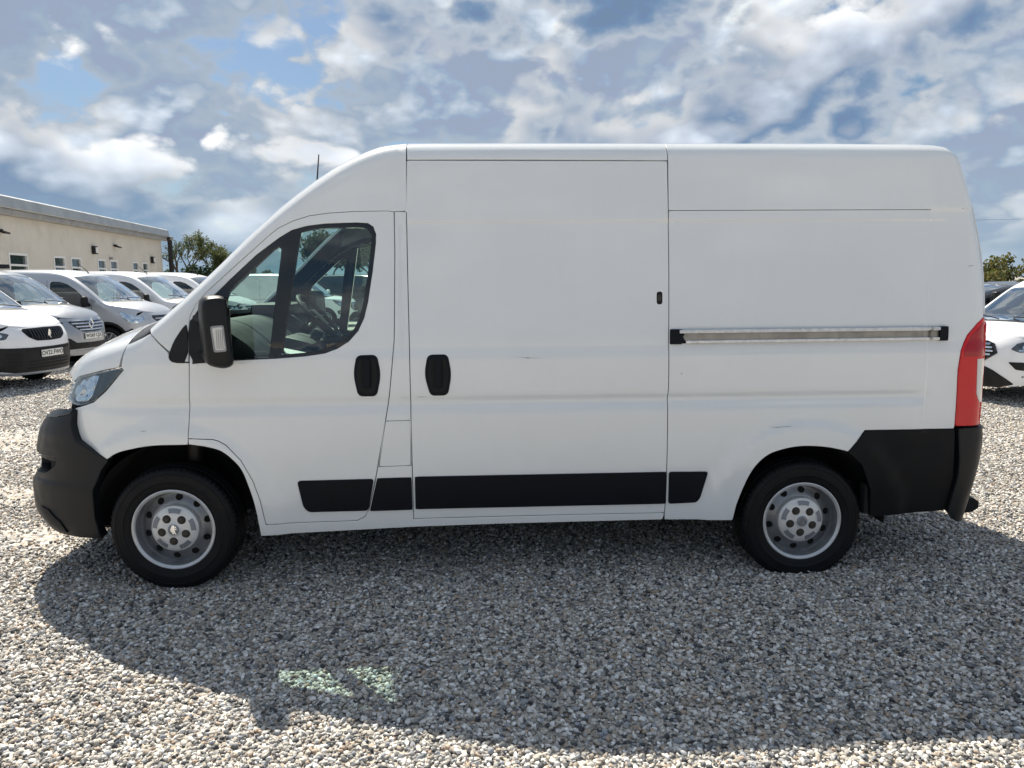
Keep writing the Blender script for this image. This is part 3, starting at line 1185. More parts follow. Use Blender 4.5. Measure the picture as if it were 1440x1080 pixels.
def make_wheel(parent, x, y, z, side, name='wheel', r=0.345, detail=True, spokes=False):
    """side -1: outer face towards -y. Outer face of the tyre at |y|+0.10"""
    w = bpy.data.objects.new(name, None)
    link(w, parent)
    w.location = (x, y, z)
    w.rotation_euler = (0, 0, 0 if side < 0 else PI)
    k = r / 0.345
    if 'tyre_mesh' not in MESH:
        prof = [(.218, -.093), (.226, -.100), (.245, -.106), (.262, -.1085), (.264, -.1105), (.268, -.1105), (.270, -.109), (.285, -.110), (.300, -.1085), (.302, -.1105), (.306, -.110), (.308, -.107), (.318, -.105), (.330, -.098), (.3385, -.086), (.342, -.078),
                (.3425, -.052), (.337, -.051), (.337, -.043), (.343, -.042), (.3445, -.018), (.338, -.017), (.338, -.008), (.3445, -.007),
                (.3445, .007), (.338, .008), (.338, .017), (.3445, .018), (.343, .042), (.337, .043), (.337, .051), (.3425, .052),
                (.342, .078), (.3385, .086), (.330, .098), (.315, .106), (.285, .110), (.245, .106), (.218, .093)]

        def jit(j, kk):
            return -0.006 if (j in (13, 14, 15, 16, 30, 31, 32) and kk % 3 == 0) else 0.0
        MESH['tyre_mesh'] = lathe_mesh('tyre', prof, 216, M_RUBBER, jit)
        rim = [(.205, .09), (.198, .03), (.190, -.02), (.186, -.040), (.192, -.048), (.200, -.066), (.204, -.084), (.211, -.090), (.219, -.094),
               (.2215, -.1005), (.217, -.103), (.210, -.101), (.2025, -.096), (.199, -.085), (.197, -.070), (.1945, -.050), (.1915, -.032),
               (.187, -.026), (.178, -.027), (.162, -.034), (.147, -.042), (.138, -.047), (.130, -.048), (.10, -.048), (.0, -.048)]
        MESH['rim_mesh'] = lathe_mesh('rim', rim, 96, M_RIM)
        cap = [(.0, -.100), (.030, -.100), (.034, -.097), (.050, -.0965), (.088, -.094), (.108, -.089), (.121, -.083), (.1265, -.077), (.1285, -.046)]
        MESH['lip_mesh'] = lathe_mesh('rim_lip', [(.1995, -.086), (.2030, -.0965), (.2102, -.1016), (.2172, -.1037), (.2222, -.1010), (.2200, -.094)], 96, M_LIP)
        MESH['cap_mesh'] = lathe_mesh('hub_cap', cap, 80, M_CAP)
        nut = [(.0, -.008), (.012, -.008), (.014, -.006), (.017, -.004), (.0175, -.001), (.021, -.0015), (.0235, .002), (.0235, .008)]
        MESH['nut_mesh'] = lathe_mesh('wheel_nut', nut, 24, M_NUT)
        em = [(.0, -.004), (.028, -.004), (.0295, -.003), (.030, .003)]
        MESH['emblem_mesh'] = lathe_mesh('emblem', em, 32, M_CAPDK)
        hole = [(.0, .001), (.0155, .001), (.0175, -.0005), (.019, .002)]
        MESH['vent_mesh'] = lathe_mesh('vent_hole_disc', hole, 20, M_HOLE)  # black discs; their colour stands in for the dark of open holes
    for nm, key in (('tyre', 'tyre_mesh'), ('rim', 'rim_mesh'), ('rim_lip', 'lip_mesh')):
        o = link(bpy.data.objects.new(nm, MESH[key]), w)
        o.scale = (k, 1, k)
    if spokes:
        mb = MB()
        for s in range(10):
            a = 2 * PI * s / 10
            c, sn = math.cos(a), math.sin(a)
            mb.tube([(c * .05, -.10, sn * .05), (c * .12, -.102, sn * .12), (c * .205, -.092, sn * .205)], [.022, .016, .020], 6)
        o = mb.build('wheel_trim', M_RIM, w, True)
        o.scale = (k, 1, k)
        return w
    cap = link(bpy.data.objects.new('hub_cap', MESH['cap_mesh']), w)
    cap.scale = (k, 1, k)
    if not detail:
        return w
    for i in range(10):
        a = 2 * PI * (i + .35) / 10
        h = link(bpy.data.objects.new('vent_hole_disc', MESH['vent_mesh']), w)
        rr = .1655
        h.location = (rr * math.cos(a), -.0375, rr * math.sin(a))
        h.rotation_euler = Euler((0, 0, 0))
        h.scale = (1.0, 1, 1.0)
        # lean with the dished face
        h.rotation_euler = Vector((math.cos(a) * .42, -1, math.sin(a) * .42)).to_track_quat('-Y', 'Z').to_euler()
    for i in range(5):
        a = 2 * PI * i / 5 - PI / 2 - .08
        n = link(bpy.data.objects.new('wheel_nut', MESH['nut_mesh']), w)
        n.location = (.066 * math.cos(a), -.0965, .066 * math.sin(a))
        # curved recess between the nuts
        vs, fs = [], []
        for j in range(9):
            b = a + PI / 5 + (j / 8 - .5) * .62
            for (rr, yy) in ((.091, -.0955), (.1155, -.0875)):
                vs.append((rr * math.cos(b), yy - .0012, rr * math.sin(b)))
        for j in range(8):
            fs.append((2 * j, 2 * j + 1, 2 * j + 3, 2 * j + 2))
        raw('recess', vs, fs, M_CAPDK, w)
    e = link(bpy.data.objects.new('emblem', MESH['emblem_mesh']), w)
    e.location = (0, -.0995, 0)
    lion = raw('emblem_lion', [(u * .026, -.1045, v * .026) for u, v in LION], [tuple(range(len(LION)))], M_CHROME, e)
    lion.location = (0, .0995, 0)
    return w


MESH = {}
# a small upright beast badge, outline only
LION = [(-.15, -.95), (.05, -.95), (.1, -.6), (.35, -.95), (.6, -.95), (.35, -.45), (.3, -.05), (.65, .05), (.7, .25), (.3, .25), (.25, .4),
        (.6, .5), (.62, .68), (.25, .66), (.2, .95), (-.1, 1.0), (-.35, .8), (-.4, .45), (-.6, .1), (-.55, -.3), (-.3, -.55)]


def build_van():
    v = empty('panel_van', (0, 0, 0), 0, 'large white high-roof panel van with black side strips filling the middle of the yard', 'van')
    S, St = VAN.S, top_map(VAN)
    side_rows = [.955, .97, .985, 1.0, 1.015, 1.03, 1.045, 1.24, 1.255, 1.27, 1.285, 1.30, 1.940, 1.9465, 1.953]
    kw = dict(step=(.05, .03), bstep=.025, inset=.0045)
    D = OUT
    SW = D['slide']
    # --- cab doors with their windows
    for mir in (False, True):
        d = panel('cab_door', S, D['door'], M_WHITE, v, holes=[D['frame']], mirror=mir, rows=side_rows[:12], **kw)
        fr = panel('window_frame', S, D['frame'], M_GLOSSBLK, d, holes=[D['qglass'], D['mglass']], mirror=mir, step=(.05, .05), bstep=.02,
                   inset=.001, off=-.004, skirt=.03, bev=.002)
        panel('quarter_glass', S, D['qglass'], M_GLASS, d, mirror=mir, step=(.06, .06), bstep=.03, inset=-.004, off=-.009, skirt=0)
        panel('window_glass', S, D['mglass'], M_GLASS, d, mirror=mir, step=(.06, .06), bstep=.03, inset=-.004, off=-.009, skirt=0)
        panel('door_lining', S, D['door'], M_TRIM, d, holes=[D['frame']], mirror=mir, step=(.1, .1), bstep=.06, inset=.012, off=-.075,
              skirt=.05)
        panel('window_reveal', S, D['frame'], M_TRIM, d, holes=[D['qglass'], D['mglass']], mirror=mir, step=(.1, .1), bstep=.04,
              inset=.02, off=-.025, skirt=.015)
        panel('rubbing_strip', S, round_poly(D['strip_door'], .02), M_STRIP, d, mirror=mir, step=(.06, .04), bstep=.02, off=.010, skirt=.014, bev=.004,
              inset=.004)
        handle(d, D['handle1'], mir)
    # --- wings, sills, fuel flap, load door, rear quarters
    for mir in (False, True):
        A = D['aseam']
        wing = D['wing'][:1] + spline(D['wing'][1:6], 4) + D['wing'][6:]
        wing = wing + [(-.212, 1.2075), (-.185, float(zc_of(VAN, -.185)) + .10), (-.12, float(zc_of(VAN, -.12)) + .10),
                       (A[0][0], A[0][1] + .012), A[1], A[2], (.060, 1.250), (.075, 1.237)]
        panel('front_wing', S, wing, M_WHITE, v, mirror=mir, rows=side_rows[:7], step=(.04, .03), bstep=.02, inset=.0045)
        mb = smooth_poly(D['mirrorbase'], 1)
        sill = [D['door'][k] for k in range(7, 24)]     # follows the door's rear and lower edge
        dl = D['door']
        sill = ([(.4645, .2777)] + [(x, z) for x, z in D['sillbot'][1:5]] + [(2.671, .3635)] + SW[7:8] + [SW[6]] + SW[5::-1][:5] +
                [(1.2925, 2.0035), (dl[21][0], 2.0035)] + dl[20:0:-1] + [(.1275, .802)] + spline(D['arch_f'][5:]))
        flap = D['flap']
        s = panel('side_sill', S, sill, M_WHITE, v, holes=[flap], mirror=mir, rows=side_rows[:12], cols=[1.255, 1.262, 1.269], **kw)
        panel('fuel_flap', S, flap, M_WHITE, s, mirror=mir, step=(.05, .03), bstep=.03, inset=.003)
        panel('rubbing_strip', S, D['strip_pillar'], M_STRIP, s, mirror=mir, step=(.06, .04), bstep=.02, off=.010, skirt=.014, bev=.004, inset=.003)
        sd = panel('sliding_door', S, SW, M_WHITE, v, mirror=mir, rows=side_rows, **kw)
        panel('rubbing_strip', S, D['strip_slide'], M_STRIP, sd, mirror=mir, step=(.08, .04), bstep=.02, off=.010, skirt=.014, bev=.004, inset=.004)
        handle(sd, D['handle2'], mir)
        lk = panel('lock', S, round_poly([(2.605, 1.513), (2.632, 1.513), (2.632, 1.577), (2.605, 1.577)], .012), M_SEAM, sd, mirror=mir,
                   step=(.02, .02), bstep=.006, off=.002, skirt=.004, bev=.002)
        panel('lock_barrel', S, [(2.6185 + .009 * math.cos(a), 1.545 + .016 * math.sin(a)) for a in np.linspace(0, 2 * PI, 14)[:-1]], M_NUT, lk,
              mirror=mir, step=(.02, .02), bstep=.01, off=.005, skirt=.004, bev=.001)
        T = D['tail']
        rq = ([(x, z) for x, z in SW[:9:-1] if z < 1.98] )
        rq = ([(2.6665, 2.003)] + [p for p in SW[::-1] if p[1] < 1.98 and p[0] > 2] + [(2.671, .3205), (3.0525, .3115)] + spline(D['arch_r'])[1:] +
              [D['clad'][1], (4.266, .8144)] + [T[4], T[3], T[2], T[1], (4.3642, 1.3928), (4.412, 1.425), (4.405, 1.6), (4.372, 1.85),
                                               (4.337, 2.0085), (4.096, 2.0085), (4.088, 2.003)])
        q = panel('rear_quarter', S, rq, M_WHITE, v, mirror=mir, rows=side_rows, cols=[4.08, 4.0875, 4.095, 4.37, 4.385, 4.40], **kw)
        panel('rubbing_strip', S, round_poly(D['strip_rear'], .015), M_STRIP, q, mirror=mir, step=(.06, .04), bstep=.02, off=.010, skirt=.014,
              bev=.004, inset=.004)
        c = panel('rear_cladding', S, D['clad'], M_PLASTIC_SHADED, v, mirror=mir, step=(.06, .04), bstep=.02, off=.009, skirt=.03, bev=.005, inset=.003)
        # tail lamp round the corner
        tl = T[:5][::-1] + [(4.405, 1.425), (4.43, 1.38), (4.43, .832)]
        L = panel('tail_lamp', S, tl, M_RED, v, mirror=mir, step=(.02, .04), bstep=.02, off=.007, skirt=.02, bev=.004, inset=.003)
        panel('reverse_lens', S, [(4.372, 1.01), (4.382, .985), (4.395, .965), (4.43, .955), (4.43, 1.20), (4.365, 1.20)], M_LENSW, L, mirror=mir,
              step=(.02, .04), bstep=.015, off=.0095, skirt=.004, bev=.001)
        panel('brake_lens', S, [(4.29, 1.215), (4.43, 1.215), (4.43, 1.37), (4.40, 1.40), (4.33, 1.33), (4.29, 1.25)], M_REDDK, L, mirror=mir,
              step=(.02, .04), bstep=.015, off=.0088, skirt=.003, bev=.001)
        panel('tail_lamp_rear', VAN.B, [(-.985, .832), (-.86, .832), (-.86, 1.40), (-.95, 1.40), (-.985, 1.38)], M_RED, L, mirror=mir,
              step=(.03, .06), bstep=.02, off=.006, skirt=.02)
        # door rail
        rail_z0, rail_z1 = 1.306, 1.372
        rl = panel('slide_rail', S, [(2.676, rail_z0 - .002), (4.188, rail_z0 + .004), (4.188, rail_z1), (2.676, rail_z1 + .002)], M_STRIP, v,
                   mirror=mir, step=(.1, .03), bstep=.04, off=.004, skirt=.006, bev=.002)
        panel('rail_channel', S, [(2.735, 1.318), (4.145, 1.323), (4.145, 1.360), (2.735, 1.358)], M_RAIL, rl, mirror=mir,
              step=(.1, .02), bstep=.03, off=.008, skirt=.003, bev=.001)
        panel('rail_lip', S, [(2.725, 1.359), (4.147, 1.361), (4.147, 1.375), (2.725, 1.373)], M_ALU, rl, mirror=mir, step=(.1, .02), bstep=.03,
              off=.022, skirt=.02, bev=.003)
        panel('rail_lip', S, [(2.76, 1.305), (4.147, 1.309), (4.147, 1.320), (2.76, 1.316)], M_ALU, rl, mirror=mir, step=(.1, .02), bstep=.03,
              off=.020, skirt=.018, bev=.003)
        panel('rail_end_stop', S, [(4.148, 1.306), (4.188, 1.306), (4.188, 1.376), (4.148, 1.376)], M_STRIP, rl, mirror=mir, step=(.03, .03),
              bstep=.02, off=.024, skirt=.022, bev=.004)
        panel('rail_bracket', S, [(2.678, 1.302), (2.735, 1.302), (2.752, 1.316), (2.740, 1.338), (2.752, 1.36), (2.735, 1.376), (2.678, 1.376)], M_STRIP,
              rl, mirror=mir, step=(.03, .03), bstep=.015, off=.014, skirt=.012, bev=.003)
        # headlamp: black bowl, reflectors, clear lens
        hp = D['headlight']
        h = panel('headlight', S, hp, M_LAMPBLK, v, mirror=mir, step=(.04, .03), bstep=.02, inset=.005, off=-.032, skirt=0)
        panel('lamp_wall', S, hp, M_LAMPSIL, h, holes=[[(x * .94 - .022, (z - 1.09) * .90 + 1.09) for x, z in hp]], mirror=mir, step=(.03, .03),
              bstep=.02, inset=.004, off=-.010, skirt=.03)
        panel('lamp_shroud', S, [(-.345, 1.172), (-.40, 1.045), (-.37, 1.045), (-.305, 1.092), (-.215, 1.192), (-.235, 1.194)], M_LAMPBLK, h, mirror=mir,
              step=(.03, .03), bstep=.02, off=-.006, skirt=.01)
        panel('lamp_bowl', S, [(-.545, 1.11), (-.575, 1.03), (-.53, 1.012), (-.46, 1.02), (-.40, 1.05), (-.355, 1.12), (-.335, 1.172), (-.42, 1.158), (-.50, 1.140)],
              M_LAMPSIL, h, mirror=mir, step=(.03, .03), bstep=.02, off=-.028, skirt=0)
        for cx, cz, ax, az in ((-.508, 1.078, .060, .058), (-.415, 1.108, .058, .054)):
            ring = [(cx + ax * math.cos(t) + .3 * az * math.sin(t), cz + az * math.sin(t)) for t in np.linspace(0, 2 * PI, 25)[:-1]]
            rf = panel('reflector', S, ring, M_REFLECT, h, mirror=mir, step=(.02, .02), bstep=.012, off=-.024, skirt=0)
            ring2 = [(cx + .45 * (x - cx), cz + .45 * (z - cz)) for x, z in ring]
            panel('bulb', S, ring2, M_CHROME, rf, mirror=mir, step=(.02, .02), bstep=.01, off=-.010, skirt=.012)
        panel('light_strip', S, [(-.535, 1.03), (-.52, 1.02), (-.44, 1.03), (-.375, 1.09), (-.335, 1.17), (-.352, 1.172), (-.395, 1.10),
                                 (-.45, 1.045)], M_REFLECT, h, mirror=mir, step=(.03, .03), bstep=.015, off=-.016, skirt=.01)
        panel('headlamp_lens', S, hp, M_LENS, h, mirror=mir, step=(.03, .03), bstep=.02, inset=.004, off=.002, skirt=.012, bev=.002)
        # mirror triangle on the wing
        panel('mirror_base', S, mb, M_PLASTIC, v, mirror=mir, step=(.03, .03), bstep=.015, off=.008, skirt=.012, bev=.004, inset=.001)
        # wheel housings
        for xc, zc, r0 in ((0.045, .30, .505), (3.45, .27, .475)):
            vs, fs = [], []
            n = 25
            for i in range(n):
                a = PI * (.0 + 1.0 * i / (n - 1))
                for yy in (-.985, -.55):
                    yw = yy
                    if yy == -.985:
                        yw = -float(VAN.W(xc + r0 * math.cos(a), max(.3, zc + r0 * math.sin(a)))) + .018
                    vs.append((xc + r0 * math.cos(a), yw * (-1 if mir else 1), zc + r0 * math.sin(a)))
            for i in range(n - 1):
                fs.append((2 * i, 2 * i + 1, 2 * i + 3, 2 * i + 2))
            c0 = len(vs)
            vs.append((xc, -.55 * (-1 if mir else 1), zc))
            for i in range(n - 1):
                fs.append((2 * i + 1, c0, 2 * i + 3))
            raw('wheel_arch_liner', vs, fs, M_UNDER, v, smooth=True)
    # --- front pillars and front of the roof, one pressing
    dr = D['door']
    seam = [(x, z) for x, z in dr[21:][::-1] if z > 1.395]
    xs_edge = np.linspace(-.03, .69, 20)
    fp = tt(VAN, [(-.047, 1.390), (.0, 1.336), (.052, 1.288), (.060, 1.262), (.080, 1.240), (.150, 1.236)] + seam + [(1.2925, 2.006)])
    ws_top = [(.57, 1.0), (.58, .8), (.61, .5), (.66, .28), (.69, .19)]
    poly = fp + [(1.2925, float(VAN.te(1.2925) - 0 * 1)) and (1.2925, 1.0)] + ws_top + [(x, .19) for x in xs_edge[::-1][1:]] + [(-.07, .14)]
    panel('front_roof', St, poly, M_WHITE, v, both=True, step=(.035, .035), bstep=.022, inset=.0028, skip=lambda p: p[1] > .985)
    # --- roof
    z1 = 2.269
    mid = [(1.2975, float(z1 - zc_of(VAN, 1.2975))), (2.6635, float(2.265 - zc_of(VAN, 2.66))), (2.6635, 1.0), (1.2975, 1.0)]
    panel('roof', St, mid, M_WHITE, v, both=True, step=(.09, .035), bstep=.04, inset=.0022, skip=lambda p: p[1] > .985)
    zr = 2.0045
    rear = tt(VAN, [(2.6675, zr), (3.2, zr), (3.8, zr), (4.088, zr), (4.096, 2.0028), (4.337, 2.0028)])
    rear += tt(VAN, [(4.325, 2.06), (4.312, 2.12)]) + [(4.305, -.02), (4.305, .2), (4.305, 1.0), (2.6675, 1.0)]
    panel('roof', St, rear, M_WHITE, v, both=True, step=(.06, .03), bstep=.03, inset=.0022, skip=lambda p: p[1] > .985)
    for yy in (-.5, -.2, .2, .5):
        rib = MB()
        z0 = float(VAN.te(2.5) + VAN.cr(2.5) * (1 - (yy / .8) ** 2))
        rib.box((1.45, yy - .05, z0 - .02), (4.0, yy + .05, z0 + .007), .007).build('roof_rib', M_WHITE, v, True)
    # --- bonnet, scuttle, windscreen
    hl = D['headlight']
    edge = tt(VAN, [hl[4], hl[3], hl[2], (-.30, 1.196), (-.225, 1.2085)])
    bon = edge + [(-.205, .03), (-.185, .10), (-.19, .19), (-.24, .4), (-.30, .7), (-.32, 1.0), (-.77, 1.0), (-.765, .6), (-.735, .35), (-.66, .13),
                  (-.60, .02)]
    panel('bonnet', St, bon, M_WHITE, v, both=True, step=(.03, .05), bstep=.03, inset=.003, skip=lambda p: p[1] > .985)
    scut = [(-.175, .11), (-.075, .13), (-.04, .19), (-.10, .4), (-.17, .7), (-.19, 1.0), (-.31, 1.0), (-.29, .7), (-.23, .4), (-.18, .19)]
    panel('scuttle', St, scut, M_PLASTIC, v, both=True, step=(.03, .06), bstep=.03, off=-.006, skirt=.03, skip=lambda p: p[1] > .985)
    ws = [(x, .195) for x in np.linspace(-.03, .685, 16)] + [(.655, .28), (.605, .5), (.575, .8), (.565, 1.0), (-.195, 1.0), (-.175, .7), (-.105, .4),
                                                        (-.045, .20)]
    panel('windscreen', St, ws, M_SCREEN, v, both=True, step=(.06, .06), bstep=.04, off=-.008, skirt=0, inset=-.004)
    band = [(.685, .197), (.655, .28), (.605, .5), (.575, .8), (.565, 1.0), (.54, 1.0), (.55, .8), (.58, .5), (.625, .28), (.65, .197)]
    panel('windscreen_band', St, band, M_GLOSSBLK, v, both=True, step=(.04, .06), bstep=.04, off=-.012, skirt=0)
    for sgn in (1, -1):
        pts = [St(np.array([-.12 + .5 * k / 8]), np.array([1.0 - .0 - .45 * (1 - k / 8)]))[0] for k in range(9)]
        pts = [(p[0], p[1] * (1 if sgn > 0 else .35) + (0 if sgn > 0 else .42), p[2] + .03) for p in pts]
        MB().tube(pts, .008, 6).build('wiper', M_PLASTIC, v, True)
    # --- front end
    qa = q_of(BUMP, -.33, .7)
    b_side = [(q_of(BUMP, x, z), z) for x, z in ((-.405, .272), (-.415, .35), (-.42, .47), (-.40, .58), (-.36, .66), (-.315, .716), (-.40, .765),
                                                 (-.485, .815), (-.515, .90), (-.505, .975))]
    qt = b_side[-1][0]
    topl = [(qt * .93, .958), (qt * .8, .935), (qt * .6, .90), (qt * .35, .86), (0, .84)]
    botl = [(0, .26), (qt * .5, .262), (qt * .85, .272)]
    half = b_side + topl
    full = half[:-1] + [(0, .84)] + [(-q, z) for q, z in half[:-1][::-1]] + [(-q, z) for q, z in botl[::-1][:-1]] + botl
    fogx = [(-.86, .598), (-.72, .612), (-.635, .66), (-.605, .725), (-.86, .715)]
    fog = [(q_of(BUMP, x, z), z) for x, z in fogx]
    fog = [(fog[0][0] * .80, .598)] + fog + [(fog[0][0] * .80, .71)]
    low = [(-.52, .36), (.52, .36), (.56, .56), (-.56, .56)]
    bp = panel('front_bumper', BUMP.F, full, M_PLASTIC, v, holes=[round_poly(fog, .02), round_poly([(-q, z) for q, z in fog], .02), round_poly(low, .03)],
               step=(.03, .025), bstep=.02, off=.004, skirt=.05, bev=.006)
    for sg in (1, -1):
        f = panel('fog_recess', BUMP.F, [(sg * q * 1.02, z) for q, z in fog], M_SEAM, bp, step=(.04, .04), bstep=.03, off=-.065, skirt=0, inset=-.03)
        fx = fog[2]
        panel('bumper_ledge', BUMP.F, [(sg * q, z) for q, z in ((fog[0][0], .688), (fog[3][0] * 1.0, .690), (fog[3][0], .725), (fog[0][0], .72))],
              M_PLASTIC, bp, step=(.04, .04), bstep=.02, off=-.018, skirt=.05)
        st = [(q_of(BUMP, x, z), z) for x, z in ((-.505, .978), (-.52, .955), (-.62, .93), (-.70, .915), (-.705, .935), (-.62, .965))]
        panel('lamp_sill', BUMP.F, [(sg * q, z) for q, z in st], M_LAMPBLK, bp, step=(.03, .02), bstep=.02, off=.012, skirt=.02)
        # spoiler scoop low on the corner
        sc = [(q_of(BUMP, x, z), z) for x, z in ((-.60, .30), (-.70, .33), (-.76, .43), (-.70, .42), (-.63, .36))]
        panel('bumper_scoop', BUMP.F, [(sg * q, z) for q, z in sc], M_STRIP, bp, step=(.03, .03), bstep=.02, off=.012, skirt=.01)
    panel('lower_grille', BUMP.F, [(-.58, .34), (.58, .34), (.6, .58), (-.6, .58)], M_SEAM, bp, step=(.06, .06), bstep=.05, off=-.05, skirt=0)
    for k in range(4):
        z0 = .385 + .045 * k
        panel('grille_bar', BUMP.F, [(-.54, z0), (.54, z0), (.54, z0 + .016), (-.54, z0 + .016)], M_STRIP, bp, step=(.06, .03), bstep=.04,
              off=-.012, skirt=.03)
    gr = panel('grille', VAN.F, [(-.46, .80), (.46, .80), (.56, .99), (.50, 1.02), (-.50, 1.02), (-.56, .99)], M_SEAM, v, step=(.05, .03), bstep=.04,
               off=-.09, skirt=.02)
    for k in range(4):
        z0 = .85 + .04 * k
        panel('grille_bar', VAN.F, [(-.47, z0), (.47, z0), (.48, z0 + .014), (-.48, z0 + .014)], M_GLOSSBLK, gr, step=(.05, .03), bstep=.04, off=-.074, skirt=.015)
    panel('grille_hood', VAN.F, [(-.52, 1.00), (.52, 1.00), (.55, 1.10), (-.55, 1.10)], M_WHITE, v, step=(.05, .03), bstep=.04, off=-.055, skirt=.03)
    panel('grille_surround', VAN.F, [(-.48, .785), (.48, .785), (.585, .985), (.555, .992), (.46, .81), (-.46, .81), (-.555, .992), (-.585, .985)], M_CHROME, gr,
          step=(.03, .02), bstep=.02, off=-.066, skirt=.02)
    panel('nose_panel', VAN.F, [(-1.02, .80), (1.02, .80), (.95, 1.04), (-.95, 1.04)], M_SEAM, v, step=(.05, .05), bstep=.04, off=-.14, skirt=0)
    pl = panel('number_plate_holder', BUMP.F, [(-.27, .60), (.27, .60), (.27, .715), (-.27, .715)], M_STRIP, bp, step=(.06, .04), bstep=.04, off=.012, skirt=.01)
    # --- rear
    for sg in (-1, 1):
        rd = panel('rear_door', VAN.B, [(sg * .004, .56), (sg * .845, .56), (sg * .845, .82), (sg * .845, 1.42), (sg * .955, 1.44), (sg * .945, 1.7), (sg * .91, 2.0), (sg * .86, 2.18), (sg * .78, 2.22), (sg * .5, 2.235),
                                        (sg * .004, 2.24)], M_WHITE, v, step=(.06, .06), bstep=.04, inset=.003)
        MB().box((4.44, sg * .07 - .02, 1.0), (4.475, sg * .07 + .02, 1.18), .01).build('rear_handle', M_STRIP, rd, True)
    rb_path = [(4.26, 1.032), (4.38, 1.03), (4.43, 1.015), (4.475, .975), (4.505, .91), (4.525, .80), (4.535, .55), (4.54, 0.0)]
    for _ in range(2):
        n = [rb_path[0]]
        for a, b in zip(rb_path, rb_path[1:]):
            n += [(a[0] * .75 + b[0] * .25, a[1] * .75 + b[1] * .25), (a[0] * .25 + b[0] * .75, a[1] * .25 + b[1] * .75)]
        rb_path = n + [rb_path[-1]]
    rp = np.array(rb_path)
    rp[:, 0] -= .022 * np.clip((rp[:, 0] - 4.36) / .12, 0, 1)
    rl_ = np.concatenate([[0], np.cumsum(np.hypot(*np.diff(rp, axis=0).T))])

    def RB(q, z):
        q, z = np.asarray(q, float), np.asarray(z, float)
        a = np.abs(q)
        k = 1 - .10 * np.clip((.62 - z) / .36, 0, 1) ** 1.6 * .35
        bx = np.interp(rl_[-1] - a, rl_, rp[:, 0])
        by = np.interp(rl_[-1] - a, rl_, rp[:, 1])
        lean = -.055 * np.clip((.66 - z) / .36, 0, 1)
        return np.stack([bx + lean * np.clip((bx - 4.25) / .15, 0, 1), -np.sign(q) * by * k, z], -1)
    QR = rl_[-1]
    rbp = [(QR - .028, .345), (QR - .034, .40), (QR - .050, .54), (QR - .046, .63), (QR - .026, .813), (QR - .18, .818), (.45, .82), (.40, .70), (0, .70)]
    rbl = [(0, .29), (.6, .285), (QR - .16, .278), (QR - .11, .29)]
    full = rbp + [(-q, z) for q, z in rbp[:-1][::-1]] + [(-q, z) for q, z in rbl[::-1][:-1]] + rbl
    rbm = panel('rear_bumper', RB, full, M_PLASTIC, v, step=(.03, .03), bstep=.02, off=.006, skirt=.04, bev=.006)
    for sg in (-1, 1):
        MB().box((4.495, sg * .80 - .06, .655), (4.545, sg * .80 + .06, .765), .012).build('bumper_buffer', M_STRIP, rbm, True)
        MB().prism([(4.47, .28), (4.52, .285), (4.555, .31), (4.556, .345), (4.52, .37), (4.47, .36)], 'y', sg * .80 - .05, sg * .80 + .05
                   ).build('bumper_step', M_STRIP, rbm, False)
        MB().box((4.553, sg * .80 - .035, .312), (4.561, sg * .80 + .035, .342), .002).build('reflector', M_RED, rbm)
    # --- underneath
    MB().box((.55, -.78, .36), (2.95, .78, .52), .03).build('underbody', M_UNDER, v, False)
    MB().box((3.95, -.80, .40), (4.42, .80, .55), .03).build('rear_floor', M_UNDER, v, False)
    MB().box((-.50, -.52, .30), (.50, .52, 1.06), .03).build('engine_tray', M_UNDER, v, False)  # engine bay block, made taller to stop sun leaking through to the ground
    MB().box((-.66, -.66, .29), (-.50, .66, 1.0), .03).build('nose_sun_block', M_UNDER, v, False)  # unseen block added to stop a sunbeam leaking through the nose
    MB().box((-.74, -.80, .285), (-.42, .80, .30)).build('undertray_sun_block', M_UNDER, v, False)  # added below the nose to keep sun from leaking past the bumper
    MB().box((3.82, -.94, .312), (4.20, -.90, .345), .004).build('chassis_rail', M_WHITE, v)
    MB().box((3.82, .90, .312), (4.20, .94, .345), .004).build('chassis_rail', M_WHITE, v)
    MB().tube([(3.45, -.80, .305), (3.45, .80, .305)], .05, 10).build('rear_axle', M_UNDER, v, True)
    MB().tube([(3.62, -.55, .40), (3.9, -.6, .42), (4.12, -.86, .33), (4.14, -.90, .315)], .028, 10).build('exhaust', M_NUT, v, True)
    for sg in (-1, 1):
        MB().box((3.80, sg * .96 - .03, .33), (3.835, sg * .96 + .03, .50), .006).build('mud_bracket', M_UNDER, v)
        MB().box((3.0, sg * .6 - .03, .26), (3.95, sg * .6 + .03, .285), .008).build('leaf_spring', M_UNDER, v)
        MB().tube([(.02, sg * .72, .38), (.03, sg * .66, .82)], .045, 10).build('suspension_strut', M_NUT, v, True)
    # --- dark shells added behind the skin, so that gaps between panels look into darkness
    inner = [(1.32, .42), (2.93, .42), (2.93, .80), (3.97, .80), (3.97, .42), (4.36, .42), (4.36, 1.9), (4.28, 2.20), (1.32, 2.24)]
    for mir in (False, True):
        panel('load_dark_shell', S, inner, M_SEAM, v, mirror=mir, step=(.2, .1), bstep=.1, off=-.05, skirt=0)
    for mir in (False, True):
        panel('nose_dark_shell', S, [(-.55, .84), (.10, .84), (.10, 1.23), (-.12, 1.25), (-.40, 1.16)], M_SEAM, v, mirror=mir, step=(.08, .08), bstep=.06,
          off=-.06, skirt=0)
    MB().box((1.30, -.90, .45), (1.36, .90, 2.28), .01).build('bulkhead', M_TRIMG, v)
    panel('headliner', St, [(.70, .24), (1.30, .16), (1.30, 1.0), (.60, 1.0)], M_HEAD, v, both=True, step=(.1, .1), bstep=.06, off=-.05, skirt=0)
    sp = [(x, z - .035) for x, z in dr[23:35]]
